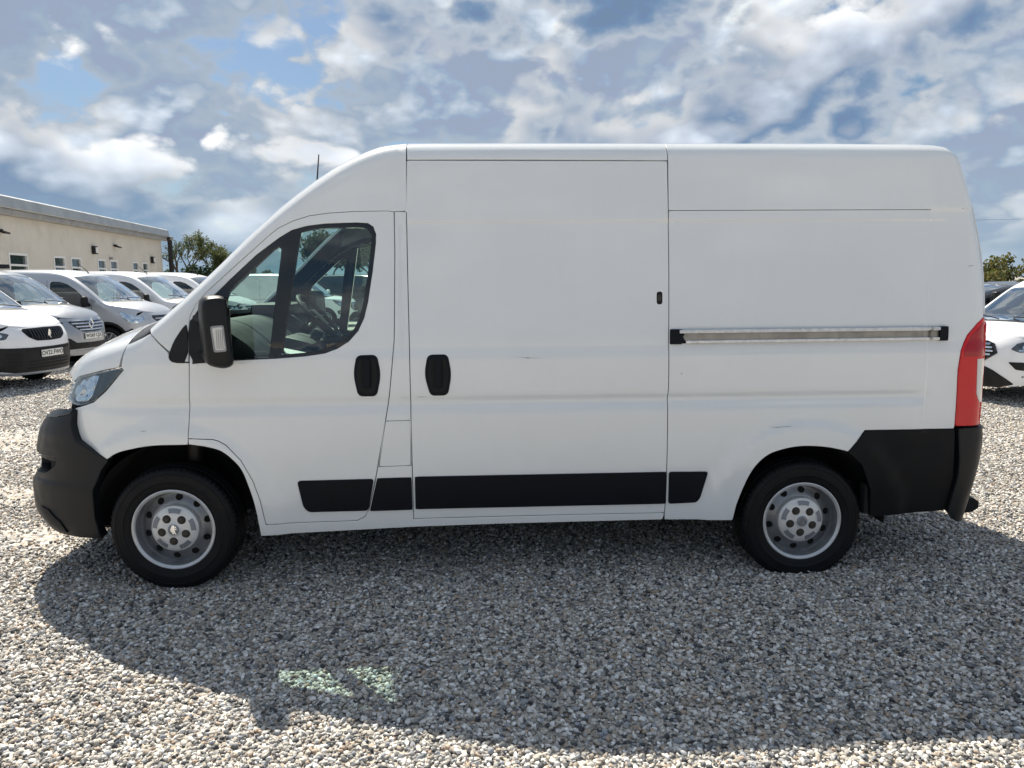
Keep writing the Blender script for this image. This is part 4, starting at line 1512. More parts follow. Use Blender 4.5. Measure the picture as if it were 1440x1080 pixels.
    for mir in (False, True):
        panel('pillar_lining', St, [(-.02, .175), (.62, .175)] + tt(VAN, sp), M_TRIMG, v, mirror=mir, step=(.08, .06), bstep=.05, off=-.035, skirt=0)
        panel('upper_lining', St, tt(VAN, [(.62, 1.86), (.8, 1.945), (1.0, 1.985), (1.30, 1.99)]) + [(1.30, .17), (.6, .17)], M_HEAD, v, mirror=mir,
              step=(.1, .06), bstep=.05, off=-.045, skirt=0)
    for sg in (-1, 1):
        MB().box((1.16, sg * .90 - .03, .5), (1.30, sg * .90 + .03, 2.0), .01).build('pillar_trim', M_TRIM, v)
    dash = [(-.02, .88), (.42, .88), (.52, .92), (.46, 1.10), (.50, 1.20), (.44, 1.30), (.30, 1.40), (.18, 1.435), (.02, 1.41), (-.10, 1.32)]
    MB().prism(round_poly(dash, .05), 'y', -.90, .90).build('dashboard', M_TRIM, v, True)
    MB().box((.40, -.28, .95), (.60, .12, 1.30), .04, rot=(0, .25, 0)).build('centre_console', M_TRIM, v, True)
    MB().box((.52, -.10, 1.02), (.58, -.02, 1.36), .02, rot=(0, .5, 0)).build('gear_lever', M_TRIM, v, True)
    MB().box((.12, .18, 1.42), (.40, .66, 1.50), .03).build('instrument_hood', M_TRIM, v, True)
    MB().box((.50, -.55, 1.215), (.66, -.35, 1.222), 0.0, rot=(.1, .25, .4)).build('paper_sheet', M_PAPER, v)
    MB().box((.62, -.88, .45), (1.30, .88, .52), .01).build('cab_floor', M_TRIM, v)
    sw = bpy.data.objects.new('steering_wheel', None)
    link(sw, v)
    sw.location = (.53, .42, 1.40)
    sw.rotation_euler = (0, R(47), 0)
    mb = MB()
    mb.tube([(.195 * math.cos(a), .195 * math.sin(a), 0) for a in np.linspace(0, 2 * PI, 41)], .016, 8, False).build('wheel_rim', M_TRIM, sw, True)
    mb = MB()
    mb.box((-.07, -.06, -.035), (.07, .06, .01), .02)
    for a in (0.0, PI, -PI / 2 + PI):
        mb.tube([(.05 * math.sin(a), .05 * math.cos(a), -.01), (.19 * math.sin(a), .19 * math.cos(a), 0)], .014, 6)
    mb.build('wheel_hub', M_TRIM, sw, True)
    MB().tube([(0, 0, -.02), (0, 0, -.30)], .035, 10).build('steering_column', M_TRIM, sw, True)
    MB().tube([(.0, -.05, -.06), (.02, -.22, -.05)], .008, 6).build('stalk', M_ALU, sw, True)
    for yy, ww in ((.45, .50), (-.38, .90)):
        st = bpy.data.objects.new('seat', None)
        link(st, v)
        st.location = (0, yy, 0)
        MB().box((.72, -ww / 2, .80), (1.24, ww / 2, .98), .06).build('seat_cushion', M_SEAT, st, True)
        MB().box((1.17, -ww / 2, .92), (1.29, ww / 2, 1.52), .05, rot=(0, .08, 0)).build('seat_back', M_SEAT, st, True)
        MB().box((.80, -ww / 2 + .05, .52), (1.2, ww / 2 - .05, .80), .02).build('seat_base', M_TRIM, st, True)
        for k in ([0] if ww < .6 else [-.22, .22]):
            MB().box((1.22, k - .13, 1.56), (1.29, k + .13, 1.72), .03).build('headrest', M_SEAT, st, True)
    # --- door mirrors, aerial
    for sg in (-1, 1):
        m = bpy.data.objects.new('door_mirror', None)
        link(m, v)
        mirror_unit(m, sg, v)
    e = St(np.array([.63]), np.array([1.0]))[0]
    MB().tube([(e[0], 0, e[2] - .02), (e[0] + .004, 0, e[2] + .03), (e[0] + .03, 0, e[2] + .27)], [.012, .006, .0035], 8).build('roof_aerial', M_SEAM, v, True)
    # --- wheels
    for x, z in ((0.0, .325), (3.45, .297)):
        for sg in (-1, 1):
            w = make_wheel(v, x, sg * .885, z, sg)
            w.rotation_euler.y = RNG.uniform(0, .2) * 0
    # --- scuffs: a few real scratches in the paint
    for (x0, z0, x1, z1, w) in [(a, b, c, d, e * .6) for a, b, c, d, e in ((1.315, 1.035, 1.385, 1.037, .0022), (1.24, 1.036, 1.282, 1.033, .002), (1.85, 1.243, 1.99, 1.232, .003),
                                (3.23, .84, 3.33, .846, .003), (3.30, .846, 3.36, .848, .0025), (1.90, 1.237, 1.93, 1.236, .006),
                                (2.735, 1.143, 2.745, 1.143, .008), (4.30, 1.70, 4.34, 1.705, .0025), (-.12, .875, -.08, .876, .003))]:
        panel('scratch', S, [(x0, z0), ((x0 + x1) / 2, (z0 + z1) / 2 - w), (x1, z1), ((x0 + x1) / 2 - .01, (z0 + z1) / 2 + w * .6)], M_CAPDK, v,
              step=(.05, .05), bstep=.03, off=.0012, skirt=0)
    return v


def handle(parent, pts, mir):
    P = round_poly(pts, [.024, .024, .09, .024, .024, .09], 6)
    c = np.mean(np.array(pts), 0)
    h = panel('door_handle', VAN.S, P, M_STRIP, parent, mirror=mir, step=(.03, .03), bstep=.012, off=.006, skirt=.01, bev=.004)
    inner = [(c[0] + (x - c[0]) * .80, c[1] + (z - c[1]) * .84) for x, z in P]
    panel('handle_cup', VAN.S, inner, M_SEAM, h, mirror=mir, step=(.03, .03), bstep=.012, off=.0075, skirt=.002, bev=.001)
    g = [(c[0] - .013, c[1] - .060), (c[0] + .013, c[1] - .060), (c[0] + .013, c[1] + .085), (c[0] - .013, c[1] + .085)]
    panel('handle_grip', VAN.S, round_poly(g, .008), M_STRIP, h, mirror=mir, step=(.02, .03), bstep=.01, off=.026, skirt=.02, bev=.005)


def mirror_unit(m, sg, v):
    """tall two-glass mirror on a black arm; sg -1 = near side"""
    prof = [(.264, 1.475), (.268, 1.545), (.285, 1.572), (.315, 1.580), (.365, 1.580), (.388, 1.565), (.394, 1.49), (.401, 1.36), (.409, 1.252),
            (.400, 1.228), (.375, 1.217), (.345, 1.216), (.29, 1.232), (.272, 1.262), (.268, 1.36)]
    P = smooth_poly(prof, 2)
    vs, fs = [], []
    cx, cz = .335, 1.40
    layers = [(-1.030, .80, .88), (-1.045, .93, .96), (-1.075, 1.0, 1.0), (-1.17, 1.0, 1.0), (-1.205, .97, .985), (-1.228, .88, .93), (-1.238, .70, .80)]
    n = len(P)
    for (y, kx, kz) in layers:
        for x, z in P:
            vs.append((cx + (x - cx) * kx, -sg * y, cz + (z - cz) * kz))
    for a in range(len(layers) - 1):
        for i in range(n):
            j = (i + 1) % n
            f = (a * n + i, a * n + j, (a + 1) * n + j, (a + 1) * n + i)
            fs.append(f)
    fs.append(tuple(range(n)))
    fs.append(tuple((len(layers) - 1) * n + i for i in range(n))[::-1])
    me = bpy.data.meshes.new('mirror_housing')
    me.from_pydata(vs, [], fs)
    bm = bmesh.new()
    bm.from_mesh(me)
    bmesh.ops.recalc_face_normals(bm, faces=bm.faces[:])
    bm.to_mesh(me)
    bm.free()
    me.materials.append(M_PLASTIC)
    me.polygons.foreach_set('use_smooth', [True] * len(me.polygons))
    me.set_sharp_from_angle(angle=R(42))
    link(bpy.data.objects.new('mirror_housing', me), m)
    y0 = -sg * -1.236
    Y = lambda d: sg * d
    mb = MB()
    lam = [(.300, 1.432), (.362, 1.436), (.370, 1.305), (.310, 1.303)]
    b = MB()
    b.prism(round_poly(lam, .012), 'y', Y(1.212), Y(1.241)).build('indicator_lamp', M_RIM, m, False)
    lam2 = [(.308, 1.423), (.355, 1.427), (.362, 1.315), (.318, 1.313)]
    MB().prism(round_poly(lam2, .010), 'y', Y(1.236), Y(1.2445)).build('indicator_lens', M_LENSW, m, False)
    for k in range(4):
        x = .325 + .009 * k
        MB().box((x, min(Y(1.243), Y(1.2465)), 1.32), (x + .003, max(Y(1.243), Y(1.2465)), 1.415)).build('lens_rib', M_RIM, m)
    MB().box((.398, min(Y(1.085), Y(1.185)), 1.28), (.4035, max(Y(1.085), Y(1.185)), 1.52), .002).build('mirror_glass', M_GLOSSBLK, m)  # black gloss stands in for a dark reflection in the mirror
    c0 = Vector((.335, Y(1.13), 0))
    m.matrix_local = Matrix.Translation(c0) @ Matrix.Rotation(-sg * R(25), 4, 'Z') @ Matrix.Translation(-c0)
    for z0, z1 in ((1.435, 1.475), (1.245, 1.30)):
        MB().tube([(.20, Y(.985), (z0 + z1) / 2), (.25, Y(1.03), (z0 + z1) / 2), (.30, Y(1.09), (z0 + z1) / 2 + .005)], [.032, .030, .034], 10
                  ).build('mirror_arm', M_PLASTIC, v, True)
    base = smooth_poly([(.163, 1.436), (.205, 1.475), (.255, 1.475), (.262, 1.235), (.158, 1.237)], 1)
    panel('mirror_foot', VAN.S, base, M_PLASTIC, v, mirror=(sg > 0), step=(.03, .03), bstep=.02, off=.012, skirt=.02, bev=.006)


build_van()


# ------------------------------------------------------------------ the other vehicles in the yard
COMPACT = dict(
    wz=[(.15, .86), (.30, .92), (.55, .955), (.85, .965), (1.05, .955), (1.35, .915), (1.65, .865), (2.0, .79), (2.3, .73)],
    nose=[(.15, -.80), (.26, -.89), (.45, -.915), (.65, -.91), (.80, -.89), (.92, -.83), (1.02, -.73), (1.15, -.52), (1.6, -.3), (2.3, -.2)],
    te=[(-.86, .86), (-.78, .95), (-.66, 1.02), (-.45, 1.095), (-.2, 1.155), (.0, 1.20), (.10, 1.245), (.3, 1.405), (.55, 1.60), (.8, 1.765), (1.0, 1.855),
        (1.2, 1.90), (1.5, 1.93), (2.4, 1.945), (3.5, 1.925), (3.8, 1.90), (3.92, 1.86), (4.0, 1.74)],
    crown=[(-.86, .02), (-.6, .055), (-.2, .07), (.2, .10), (.6, .095), (1.1, .05), (4.0, .04)],
    rad=[(-.86, .05), (-.4, .08), (.1, .10), (.6, .11), (1.2, .12), (3.9, .11), (4.0, .06)],
    back=[(.15, 4.05), (1.0, 4.05), (1.5, 4.02), (1.8, 3.97), (2.0, 3.93), (2.3, 3.85)], xs=.25, en=3.4, em=2.7, rr=.08)


LOW_NOSE = dict(COMPACT)
LOW_NOSE['te'] = [(-.86, .86), (-.78, .93), (-.66, .975), (-.45, 1.02), (-.2, 1.055), (.0, 1.08), (.10, 1.105), (.3, 1.24), (.55, 1.44), (.8, 1.635), (1.0, 1.765),
                  (1.2, 1.85), (1.5, 1.905), (2.4, 1.945), (3.5, 1.925), (3.8, 1.90), (3.92, 1.86), (4.0, 1.74)]


def scale_shape(d, zs=1.0, ztop=None, length=1.0):
    c = {k: (list(v) if isinstance(v, list) else v) for k, v in d.items()}
    c['te'] = [(x * (length if x > 1.3 else 1), z if z < 1.2 else 1.2 + (z - 1.2) * zs) for x, z in d['te']]
    c['crown'] = [(x * (length if x > 1.3 else 1), z) for x, z in d['crown']]
    c['rad'] = [(x * (length if x > 1.3 else 1), z) for x, z in d['rad']]
    c['back'] = [(z, x * length) for z, x in d['back']]
    return c


def arch(xc, zc, r, a0=-.03, a1=1.03, n=13):
    return [(xc + r * math.cos(PI * t), zc + r * math.sin(PI * t)) for t in np.linspace(a0, a1, n)]


def plate_text(parent, text, size, loc, rot):
    cu = bpy.data.curves.new('plate_text', 'FONT')
    cu.body = text
    cu.size = size
    cu.align_x = 'CENTER'
    cu.align_y = 'CENTER'
    cu.extrude = .0008
    cu.space_character = 1.06
    cu.offset = .0016
    cu.materials.append(M_PLATET)
    tmp = link(bpy.data.objects.new('plate_text_curve', cu))
    bpy.context.view_layer.update()
    me = bpy.data.meshes.new_from_object(tmp.evaluated_get(bpy.context.evaluated_depsgraph_get()))
    bpy.data.objects.remove(tmp)
    o = link(bpy.data.objects.new('plate_text', me), parent)
    o.location = loc
    o.rotation_euler = rot
    return o


def compact_van(name, label, cat, loc, heading, paint, kind, group=None, plate=None, cfg=COMPACT, wheelbase=3.1, zs=1.0, length=1.0, roofbar=False,
                rear_windows=False, scale=1.0, chrome=True):
    """heading: direction the nose points, radians from +x in the world"""
    sh = Shape(**scale_shape(cfg, zs, None, length))
    v = empty(name, loc, heading - PI, label, cat, group)
    v.scale = (scale,) * 3
    S, St, F = sh.S, top_map(sh), sh.F
    wb = wheelbase * length
    xr = float(sh.back(1.0))
    kw = dict(step=(.07, .05), bstep=.05)
    top = float(sh.te(1.6))
    xj = -.60
    # body: one skin from sill to roof with openings for screen and side glass
    low = tt(sh, [(xj, .30), (xj + .02, .28), (-.42, .27)]) if False else []
    ap = arch(0, .33, .40)[::-1]
    bpz = arch(wb, .33, .39)[::-1]
    line = [(xj, .34), (-.405, .30)] + ap + [(.45, .26), (wb - .45, .26)] + bpz + [(wb + .45, .28), (xr - .03, .32), (xr - .02, 1.0), (xr - .045, 1.5), (xr - .10, 1.74)]
    lt = tt(sh, line)
    roofx = xr - .11
    wt, wb_ = (.80, .86), (-.02, .10)
    hole_top = [(wt[0] - .02, 1.0), (wt[0], .75), (wt[0] + .02, .45), (wt[0] + .05, .28), (wt[0] + .06, .2)]
    hole_side = [(x, .2) for x in np.linspace(wt[0] + .06, wb_[1], 12)[1:]]
    hole_bot = [(wb_[1] - .05, .25), (wb_[0] + .0, .45), (wb_[0] - .06, .75), (wb_[0] - .08, 1.0)]
    nose = [(-.80, 1.0), (-.79, .6), (-.76, .35), (-.70, .2), (-.64, .05)]
    outline = lt + [(roofx, .0), (roofx, 1.0)] + hole_top + hole_side + hole_bot + nose + tt(sh, [(xj, float(zc_of(sh, xj)) - .01), (xj, .34)])[:-1]
    zs_ = lambda z: z if z < 1.2 else 1.2 + (z - 1.2) * zs
    w_front = [(.335, 1.135), (.50, 1.11), (1.30, 1.12), (1.34, 1.16), (1.335, 1.66), (1.29, 1.70), (1.10, 1.695), (.93, 1.645), (.72, 1.515), (.45, 1.27)]
    w_front = [(x, zs_(z)) for x, z in w_front]
    if cfg is LOW_NOSE:
        w_front = [(x + .06, 1.06 + (z - 1.11) * .92) for x, z in w_front]
    wins = [w_front]
    if rear_windows:
        wins.append([(x, zs_(z)) for x, z in ((1.47, 1.14), (2.45, 1.15), (2.47, 1.68), (1.46, 1.70))])
        wins.append([(x, zs_(z)) for x, z in ((2.58, 1.16), (xr - .28, 1.20), (xr - .36, 1.62), (2.60, 1.68))])
    wins = [round_poly(w, .05) for w in wins]
    holes = [tt(sh, w) for w in wins]
    panel('body', St, outline, paint, v, holes=holes, both=True, skip=lambda p: p[1] > .985, skirt=.03, **kw)
    qj = q_of(sh, xj + .05, .6)
    fas = [(q_of(sh, xj + .06, z), z) for z in (.30, .5, .7, .86)] + [(q_of(sh, -.66, .95), .95), (.62, 1.0), (.3, 1.01)]
    full = fas + [(-q, z) for q, z in fas[::-1]] + [(-qj * .8, .26), (0, .25), (qj * .8, .26)]
    fr = panel('front_panel', F, full, paint, v, step=(.06, .05), bstep=.05, off=.002, skirt=.03)
    sc = [(wb_[1] - .06, .22), (wb_[0] - .01, .45), (wb_[0] - .07, .75), (wb_[0] - .09, 1.0), (wb_[0] - .17, 1.0), (wb_[0] - .15, .75), (wb_[0] - .08, .45), (wb_[1] - .12, .2)]
    panel('scuttle', St, sc, M_PLASTIC, v, both=True, step=(.04, .08), bstep=.05, off=.004, skirt=.01, skip=lambda p: p[1] > .985)
    ws = hole_top + hole_side + hole_bot
    panel('windscreen', St, ws, M_SCREENB, v, both=True, step=(.08, .08), bstep=.06, off=-.006, skirt=0, inset=-.006)
    panel('screen_edge', St, [(x, .215) for x in np.linspace(wt[0] + .055, wb_[1], 10)] + [(x, .24) for x in np.linspace(wb_[1] - .01, wt[0] + .05, 10)], M_GLOSSBLK, v,
          step=(.1, .1), bstep=.06, off=-.001, skirt=0)
    for mir in (False, True):
        for w, h in zip(wins, holes):
            c = np.mean(np.array(w), 0)
            g = panel('side_window', St, h, M_GLASS if w is wins[0] else M_GLASSD, v, mirror=mir, step=(.1, .1), bstep=.06, off=-.006, skirt=0, inset=-.006)
            inn = tt(sh, [(c[0] + (x - c[0]) * .955, c[1] + (z - c[1]) * .93) for x, z in w])
            panel('window_seal', St, h, M_GLOSSBLK, g, holes=[inn], mirror=mir, step=(.1, .1), bstep=.05, off=-.002, skirt=0, inset=.0)
        if kind != 'black':
            for xx in (1.40, 2.42):
                panel('door_seam', S, [(xx, .36), (xx + .009, .36), (xx + .009, 1.72), (xx, 1.72)], M_SEAM, v, mirror=mir, step=(.1, .1), bstep=.1, off=.0015, skirt=0)
            panel('door_seam', S, [(.33, .80), (.338, .80), (.345, 1.14), (.336, 1.14)], M_SEAM, v, mirror=mir, step=(.1, .1), bstep=.1, off=.0015, skirt=0)
            panel('door_seam', S, [(1.41, 1.02), (xr - .2, 1.02), (xr - .2, 1.03), (1.41, 1.03)], M_SEAM, v, mirror=mir, step=(.1, .1), bstep=.1, off=.0015, skirt=0)
        for xx in (1.16, 1.48):
            panel('door_handle', S, round_poly([(xx, .99), (xx + .15, .99), (xx + .15, 1.025), (xx, 1.025)], .015), M_STRIP if kind != 'black' else M_CHROME, v, mirror=mir,
                  step=(.1, .1), bstep=.03, off=.02, skirt=.018, bev=.004)
        panel('tail_lamp', S, [(xr - .10, .95), (xr - .03, .95), (xr - .03, 1.45), (xr - .08, 1.45)], M_RED, v, mirror=mir, step=(.04, .08), bstep=.04, off=.005, skirt=.02)
        # mirrors
        m = bpy.data.objects.new('door_mirror', None)
        link(m, v)
        sg = 1 if mir else -1
        MB().box((.36, min(sg * 1.0, sg * 1.16), 1.14), (.47, max(sg * 1.0, sg * 1.16), 1.36), .045, segs=3).build('mirror_housing', M_PLASTIC if kind != 'custom' else paint, m, True)
        MB().box((.38, min(sg * .90, sg * 1.03), 1.13), (.45, max(sg * .90, sg * 1.03), 1.19), .02).build('mirror_arm', M_PLASTIC, m, True)
        for xc, rr in ((0, .405), (wb, .395)):
            vs, fs = [], []
            for i in range(15):
                a = PI * i / 14
                for yy in (.86, .45):
                    vs.append((xc + rr * math.cos(a), sg * yy, .33 + rr * math.sin(a)))
            vs.append((xc, sg * .45, .33))
            for i in range(14):
                fs += [(2 * i, 2 * i + 1, 2 * i + 3, 2 * i + 2), (2 * i + 1, 30, 2 * i + 3)]
            raw('wheel_arch_liner', vs, fs, M_UNDER, v)
            make_wheel(v, xc, sg * .82, .325, sg, r=.335, detail=False, spokes=(kind in ('trafic_old', 'black')))
    panel('rear_door', sh.B, [(-.80, .35), (.80, .35), (.82, 1.0), (.78, 1.5), (.70, 1.78), (-.70, 1.78), (-.78, 1.5), (-.82, 1.0)], paint, v, step=(.1, .1), bstep=.08)
    # cab
    MB().prism([(.0, .70), (.55, .70), (.62, 1.0), (.52, 1.12), (.25, 1.17), (.02, 1.14)], 'y', -.82, .82).build('dashboard', M_TRIM, v)
    MB().box((.5, -.80, .36), (3.6, .80, .45)).build('floor', M_UNDER, v)
    MB().box((-.5, -.50, .3), (.5, .50, .62)).build('engine_tray', M_UNDER, v)
    if not rear_windows:
        MB().box((1.60, -.80, .42), (1.64, .80, 1.20 + .58 * zs)).build('bulkhead', M_TRIMG, v)
    for yy in (-.42, .42):
        st = bpy.data.objects.new('seat', None)
        link(st, v)
        MB().box((.92, yy - .24, .70), (1.42, yy + .24, .86), .05).build('seat_cushion', M_SEAT, st, True)
        MB().box((1.36, yy - .24, .80), (1.48, yy + .24, 1.38), .05, rot=(0, .12, 0)).build('seat_back', M_SEAT, st, True)
        MB().box((1.40, yy - .12, 1.40), (1.49, yy + .12, 1.56), .03).build('headrest', M_SEAT, st, True)
    sw = MB().tube([(.72 + .13 * math.cos(a) * .55, .42 + .18 * math.sin(a), 1.18 - .13 * math.cos(a)) for a in np.linspace(0, 2 * PI, 25)], .014, 6, False)
    sw.build('steering_wheel', M_TRIM, v, True)
    for yy in (-.25, .40):
        p = [St(np.array([wb_[0] - .05 + .02 * k]), np.array([1.0 - .12 * abs(k - 3)]))[0] for k in range(7)]
        MB().tube([(q[0] - .02, yy + (k - 3) * .085, q[2] + .022) for k, q in enumerate(p)], .009, 5).build('wiper', M_PLASTIC, v)
    if kind != 'black':
        e = St(np.array([.93]), np.array([1.0]))[0]
        MB().tube([(e[0], 0, e[2] - .01), (e[0] + .10, 0, e[2] + .10), (e[0] + .30, 0, e[2] + .26)], [.014, .007, .004], 6).build('roof_aerial', M_SEAM, v)
    # face
    face(kind, sh, v, fr, paint, chrome)
    if plate:
        txt, pz, yaw = plate
        px = float(sh.nose(pz)) - .012
        pl = MB().box((px - .008, -.26, pz - .056), (px, .26, pz + .056), .004).build('number_plate', M_PLATEW, v)
        plate_text(pl, txt, .098, (px - .0095, 0, pz), (R(90), 0, R(-90)))
    if roofbar:
        z = float(sh.te(1.35)) + .05
        rb = MB().box((1.15, -.62, z), (1.45, .62, z + .09), .02).build('roof_light_bar', M_STRIP, v, True)
    return v


def fpoly(sh, F, name, pts, m, parent, off=.008, skirt=.012, sym=True, bev=.003, rnd=.02):
    """a trim piece on the nose; sym mirrors the half outline about the centre line"""
    P = [(q, z) for q, z in pts]
    if sym:
        P = P + [(-q, z) for q, z in P[::-1] if abs(q) > 1e-6]
    return panel(name, F, round_poly(P, rnd, 3), m, parent, step=(.05, .04), bstep=.03, off=off, skirt=skirt, bev=bev)


def lamp(sh, v, poly, spots, bezel=M_LAMPBLK, strip=None):
    for mir in (False, True):
        h = panel('headlight', sh.S, round_poly(poly, .02), bezel, v, mirror=mir, step=(.05, .04), bstep=.03, off=.004, skirt=.01)
        for (cx, cz, r) in spots:
            panel('reflector', sh.S, [(cx + r * 1.2 * math.cos(t), cz + r * math.sin(t)) for t in np.linspace(0, 2 * PI, 17)[:-1]], M_REFLECT, h, mirror=mir,
                  step=(.03, .03), bstep=.02, off=.007, skirt=.002)
        if strip:
            panel('light_strip', sh.S, strip, M_REFLECT, h, mirror=mir, step=(.04, .04), bstep=.03, off=.0075, skirt=.002)
        panel('headlamp_lens', sh.S, round_poly(poly, .02), M_LENS, h, mirror=mir, step=(.05, .04), bstep=.03, off=.012, skirt=.006)


def face(kind, sh, v, fr, paint, chrome):
    F = sh.F
    if kind == 'expert':
        fpoly(sh, F, 'bumper', [(0, .27), (.75, .28), (1.10, .33), (1.22, .45), (1.24, .66), (1.10, .685), (.8, .66), (.45, .65), (0, .645)], M_PLASTIC, v, off=.012, skirt=.03)
        g = fpoly(sh, F, 'grille', [(0, .745), (.30, .755), (.44, .82), (.50, .92), (.46, .945), (0, .95)], M_STRIP, v, off=.010)
        for k in range(7):
            for s in ((1, -1) if k else (1,)):
                q = .062 * k * s
                panel('grille_rib', F, [(q - .008, .77 + .006 * k), (q + .008, .77 + .006 * k), (q + .009, .935), (q - .009, .935)], M_GLOSSBLK, g, step=(.05, .05), bstep=.05,
                      off=.022, skirt=.012)
        x = float(sh.nose(.85)) - .035
        raw('badge', [(x, -u * .06, .85 + w * .075) for u, w in LION], [tuple(range(len(LION)))], M_CHROME, g)
        for k in range(3):
            z = .325 + .05 * k
            fpoly(sh, F, 'intake_bar', [(0, z), (.50, z), (.52, z + .022), (0, z + .022)], M_SEAM, v, off=.016, skirt=.004, rnd=.008)
        fpoly(sh, F, 'intake_bar', [(0, .60), (.52, .60), (.54, .635), (0, .635)], M_SEAM, v, off=.016, skirt=.004, rnd=.008)
        for s in (1, -1):
            for k in range(4):
                z = .38 + .055 * k
                panel('vent_slot', F, [(s * .62, z), (s * (.80 + .015 * k), z), (s * (.81 + .015 * k), z + .03), (s * .62, z + .03)], M_SEAM, v, step=(.06, .06), bstep=.06, off=.016, skirt=.004)
            panel('fog_lamp', F, [(s * (.98 + .055 * math.cos(t)), .44 + .055 * math.sin(t)) for t in np.linspace(0, 2 * PI, 17)[:-1]], M_GLOSSBLK, v, step=(.05, .05), bstep=.03, off=.018,
                  skirt=.008)
        fpoly(sh, F, 'chin', [(0, .235), (.9, .245), (1.2, .30), (1.18, .315), (.85, .272), (0, .262)], M_SILVER, v, off=.022, skirt=.03, rnd=.008)
        lamp(sh, v, [(-.70, .80), (-.60, .79), (-.46, .84), (-.36, .95), (-.42, .965), (-.58, .93), (-.72, .875)], [(-.62, .85, .035), (-.52, .88, .03)])
    elif kind == 'trafic_new':
        fpoly(sh, F, 'bumper', [(0, .385), (.50, .385), (.88, .37), (1.02, .43), (.94, .56), (.80, .61), (.62, .59), (.48, .50), (0, .49)], M_PLASTIC, v, off=.010, skirt=.02)
        g = fpoly(sh, F, 'grille', [(0, .70), (.30, .71), (.47, .80), (.56, .91), (.50, .93), (0, .93)], M_GLOSSBLK, v, off=.008)
        for z, w in ((.735, .36), (.795, .44), (.855, .51), (.912, .54)):
            fpoly(sh, F, 'grille_bar', [(0, z), (w, z + .006), (w + .01, z + .022), (0, z + .018)], M_CHROME, g, off=.018, skirt=.012, rnd=.006)
        diamond(sh, g, .855, .085, .14)
        fpoly(sh, F, 'chin', [(0, .255), (.8, .26), (1.05, .32), (1.0, .36), (.8, .345), (0, .345)], paint, v, off=.014, skirt=.03, rnd=.015)
        lamp(sh, v, [(-.70, .815), (-.60, .80), (-.46, .845), (-.28, .965), (-.32, .985), (-.52, .94), (-.74, .905)], [(-.60, .86, .032), (-.50, .885, .028)],
             strip=[(-.70, .83), (-.58, .815), (-.46, .86), (-.48, .875), (-.58, .835), (-.70, .85)])
    elif kind == 'trafic_old':
        fpoly(sh, F, 'bumper', [(0, .27), (.75, .28), (1.10, .33), (1.22, .45), (1.22, .56), (1.0, .585), (.6, .55), (0, .55)], M_PLASTIC, v, off=.012, skirt=.03)
        for mir in (False, True):
            panel('bumper_side', sh.S, [(-.58, .33), (-.43, .31), (-.41, .52), (-.46, .58), (-.52, .62), (-.58, .58)], M_PLASTIC, v, mirror=mir, step=(.06, .06), bstep=.03, off=.012, skirt=.02)
            A = arch(0, .33, .40)
            B = arch(0, .33, .455)
            panel('arch_trim', sh.S, A + B[::-1], M_PLASTIC, v, mirror=mir, step=(.06, .06), bstep=.04, off=.010, skirt=.015)
        g = fpoly(sh, F, 'grille', [(0, .72), (.36, .73), (.50, .83), (.50, .90), (0, .90)], M_GLOSSBLK, v, off=.008)
        for z, w in ((.76, .38), (.82, .44)):
            fpoly(sh, F, 'grille_bar', [(0, z), (w, z), (w, z + .016), (0, z + .016)], M_CHROME, g, off=.016, skirt=.01, rnd=.006)
        diamond(sh, g, .83, .07, .10)
        lamp(sh, v, [(-.72, .76), (-.58, .74), (-.42, .80), (-.27, 1.00), (-.33, 1.0), (-.52, .92), (-.74, .88)], [(-.62, .82, .045), (-.49, .86, .05)],
             bezel=M_REFLECT)
    elif kind == 'custom':
        fpoly(sh, F, 'bumper', [(0, .23), (.60, .235), (.80, .29), (.70, .36), (.52, .47), (.40, .52), (0, .52)], M_PLASTIC, v, off=.010, skirt=.02)
        fpoly(sh, F, 'lower_intake', [(0, .30), (.52, .30), (.44, .46), (0, .47)], M_SEAM, v, off=.016, skirt=.004)
        g = fpoly(sh, F, 'grille', [(0, .60), (.36, .61), (.52, .72), (.46, .83), (.36, .86), (0, .86)], M_SEAM, v, off=.008)
        fpoly(sh, F, 'grille_surround', [(0, .585), (.37, .595), (.545, .72), (.48, .845), (.37, .88), (0, .88), (0, .862), (.355, .862), (.46, .83), (.515, .72), (.355, .612), (0, .602)], M_GLOSSBLK, g,
              off=.016, skirt=.012, sym=False, rnd=.004)
        fpoly(sh, F, 'grille_surround', [(-q, z) for q, z in [(0, .585), (.37, .595), (.545, .72), (.48, .845), (.37, .88), (0, .88), (0, .862), (.355, .862), (.46, .83), (.515, .72), (.355, .612), (0, .602)]],
              M_GLOSSBLK, g, off=.016, skirt=.012, sym=False, rnd=.004)
        for z, w in ((.635, .38), (.685, .45), (.735, .48), (.785, .46), (.83, .42)):
            fpoly(sh, F, 'grille_bar', [(0, z), (w, z), (w, z + .018), (0, z + .018)], M_CHROME, g, off=.020, skirt=.012, rnd=.006)
        for s in (1, -1):
            fg = panel('fog_surround', F, round_poly([(s * q, z) for q, z in ((.70, .60), (.80, .50), (1.12, .47), (1.16, .585), (1.10, .60))], .02), M_PLASTIC, v, step=(.05, .05), bstep=.03,
                       off=.010, skirt=.012)
            panel('fog_lamp', F, round_poly([(s * q, z) for q, z in ((.90, .52), (1.06, .51), (1.08, .555), (.90, .56))], .015), M_LENSW, fg, step=(.05, .05), bstep=.03, off=.016, skirt=.006)
            panel('parking_sensor', F, [(s * (.90 + .014 * math.cos(t)), .40 + .014 * math.sin(t)) for t in np.linspace(0, 2 * PI, 11)[:-1]], M_RIM, v, step=(.05, .05), bstep=.02, off=.006, skirt=.004)
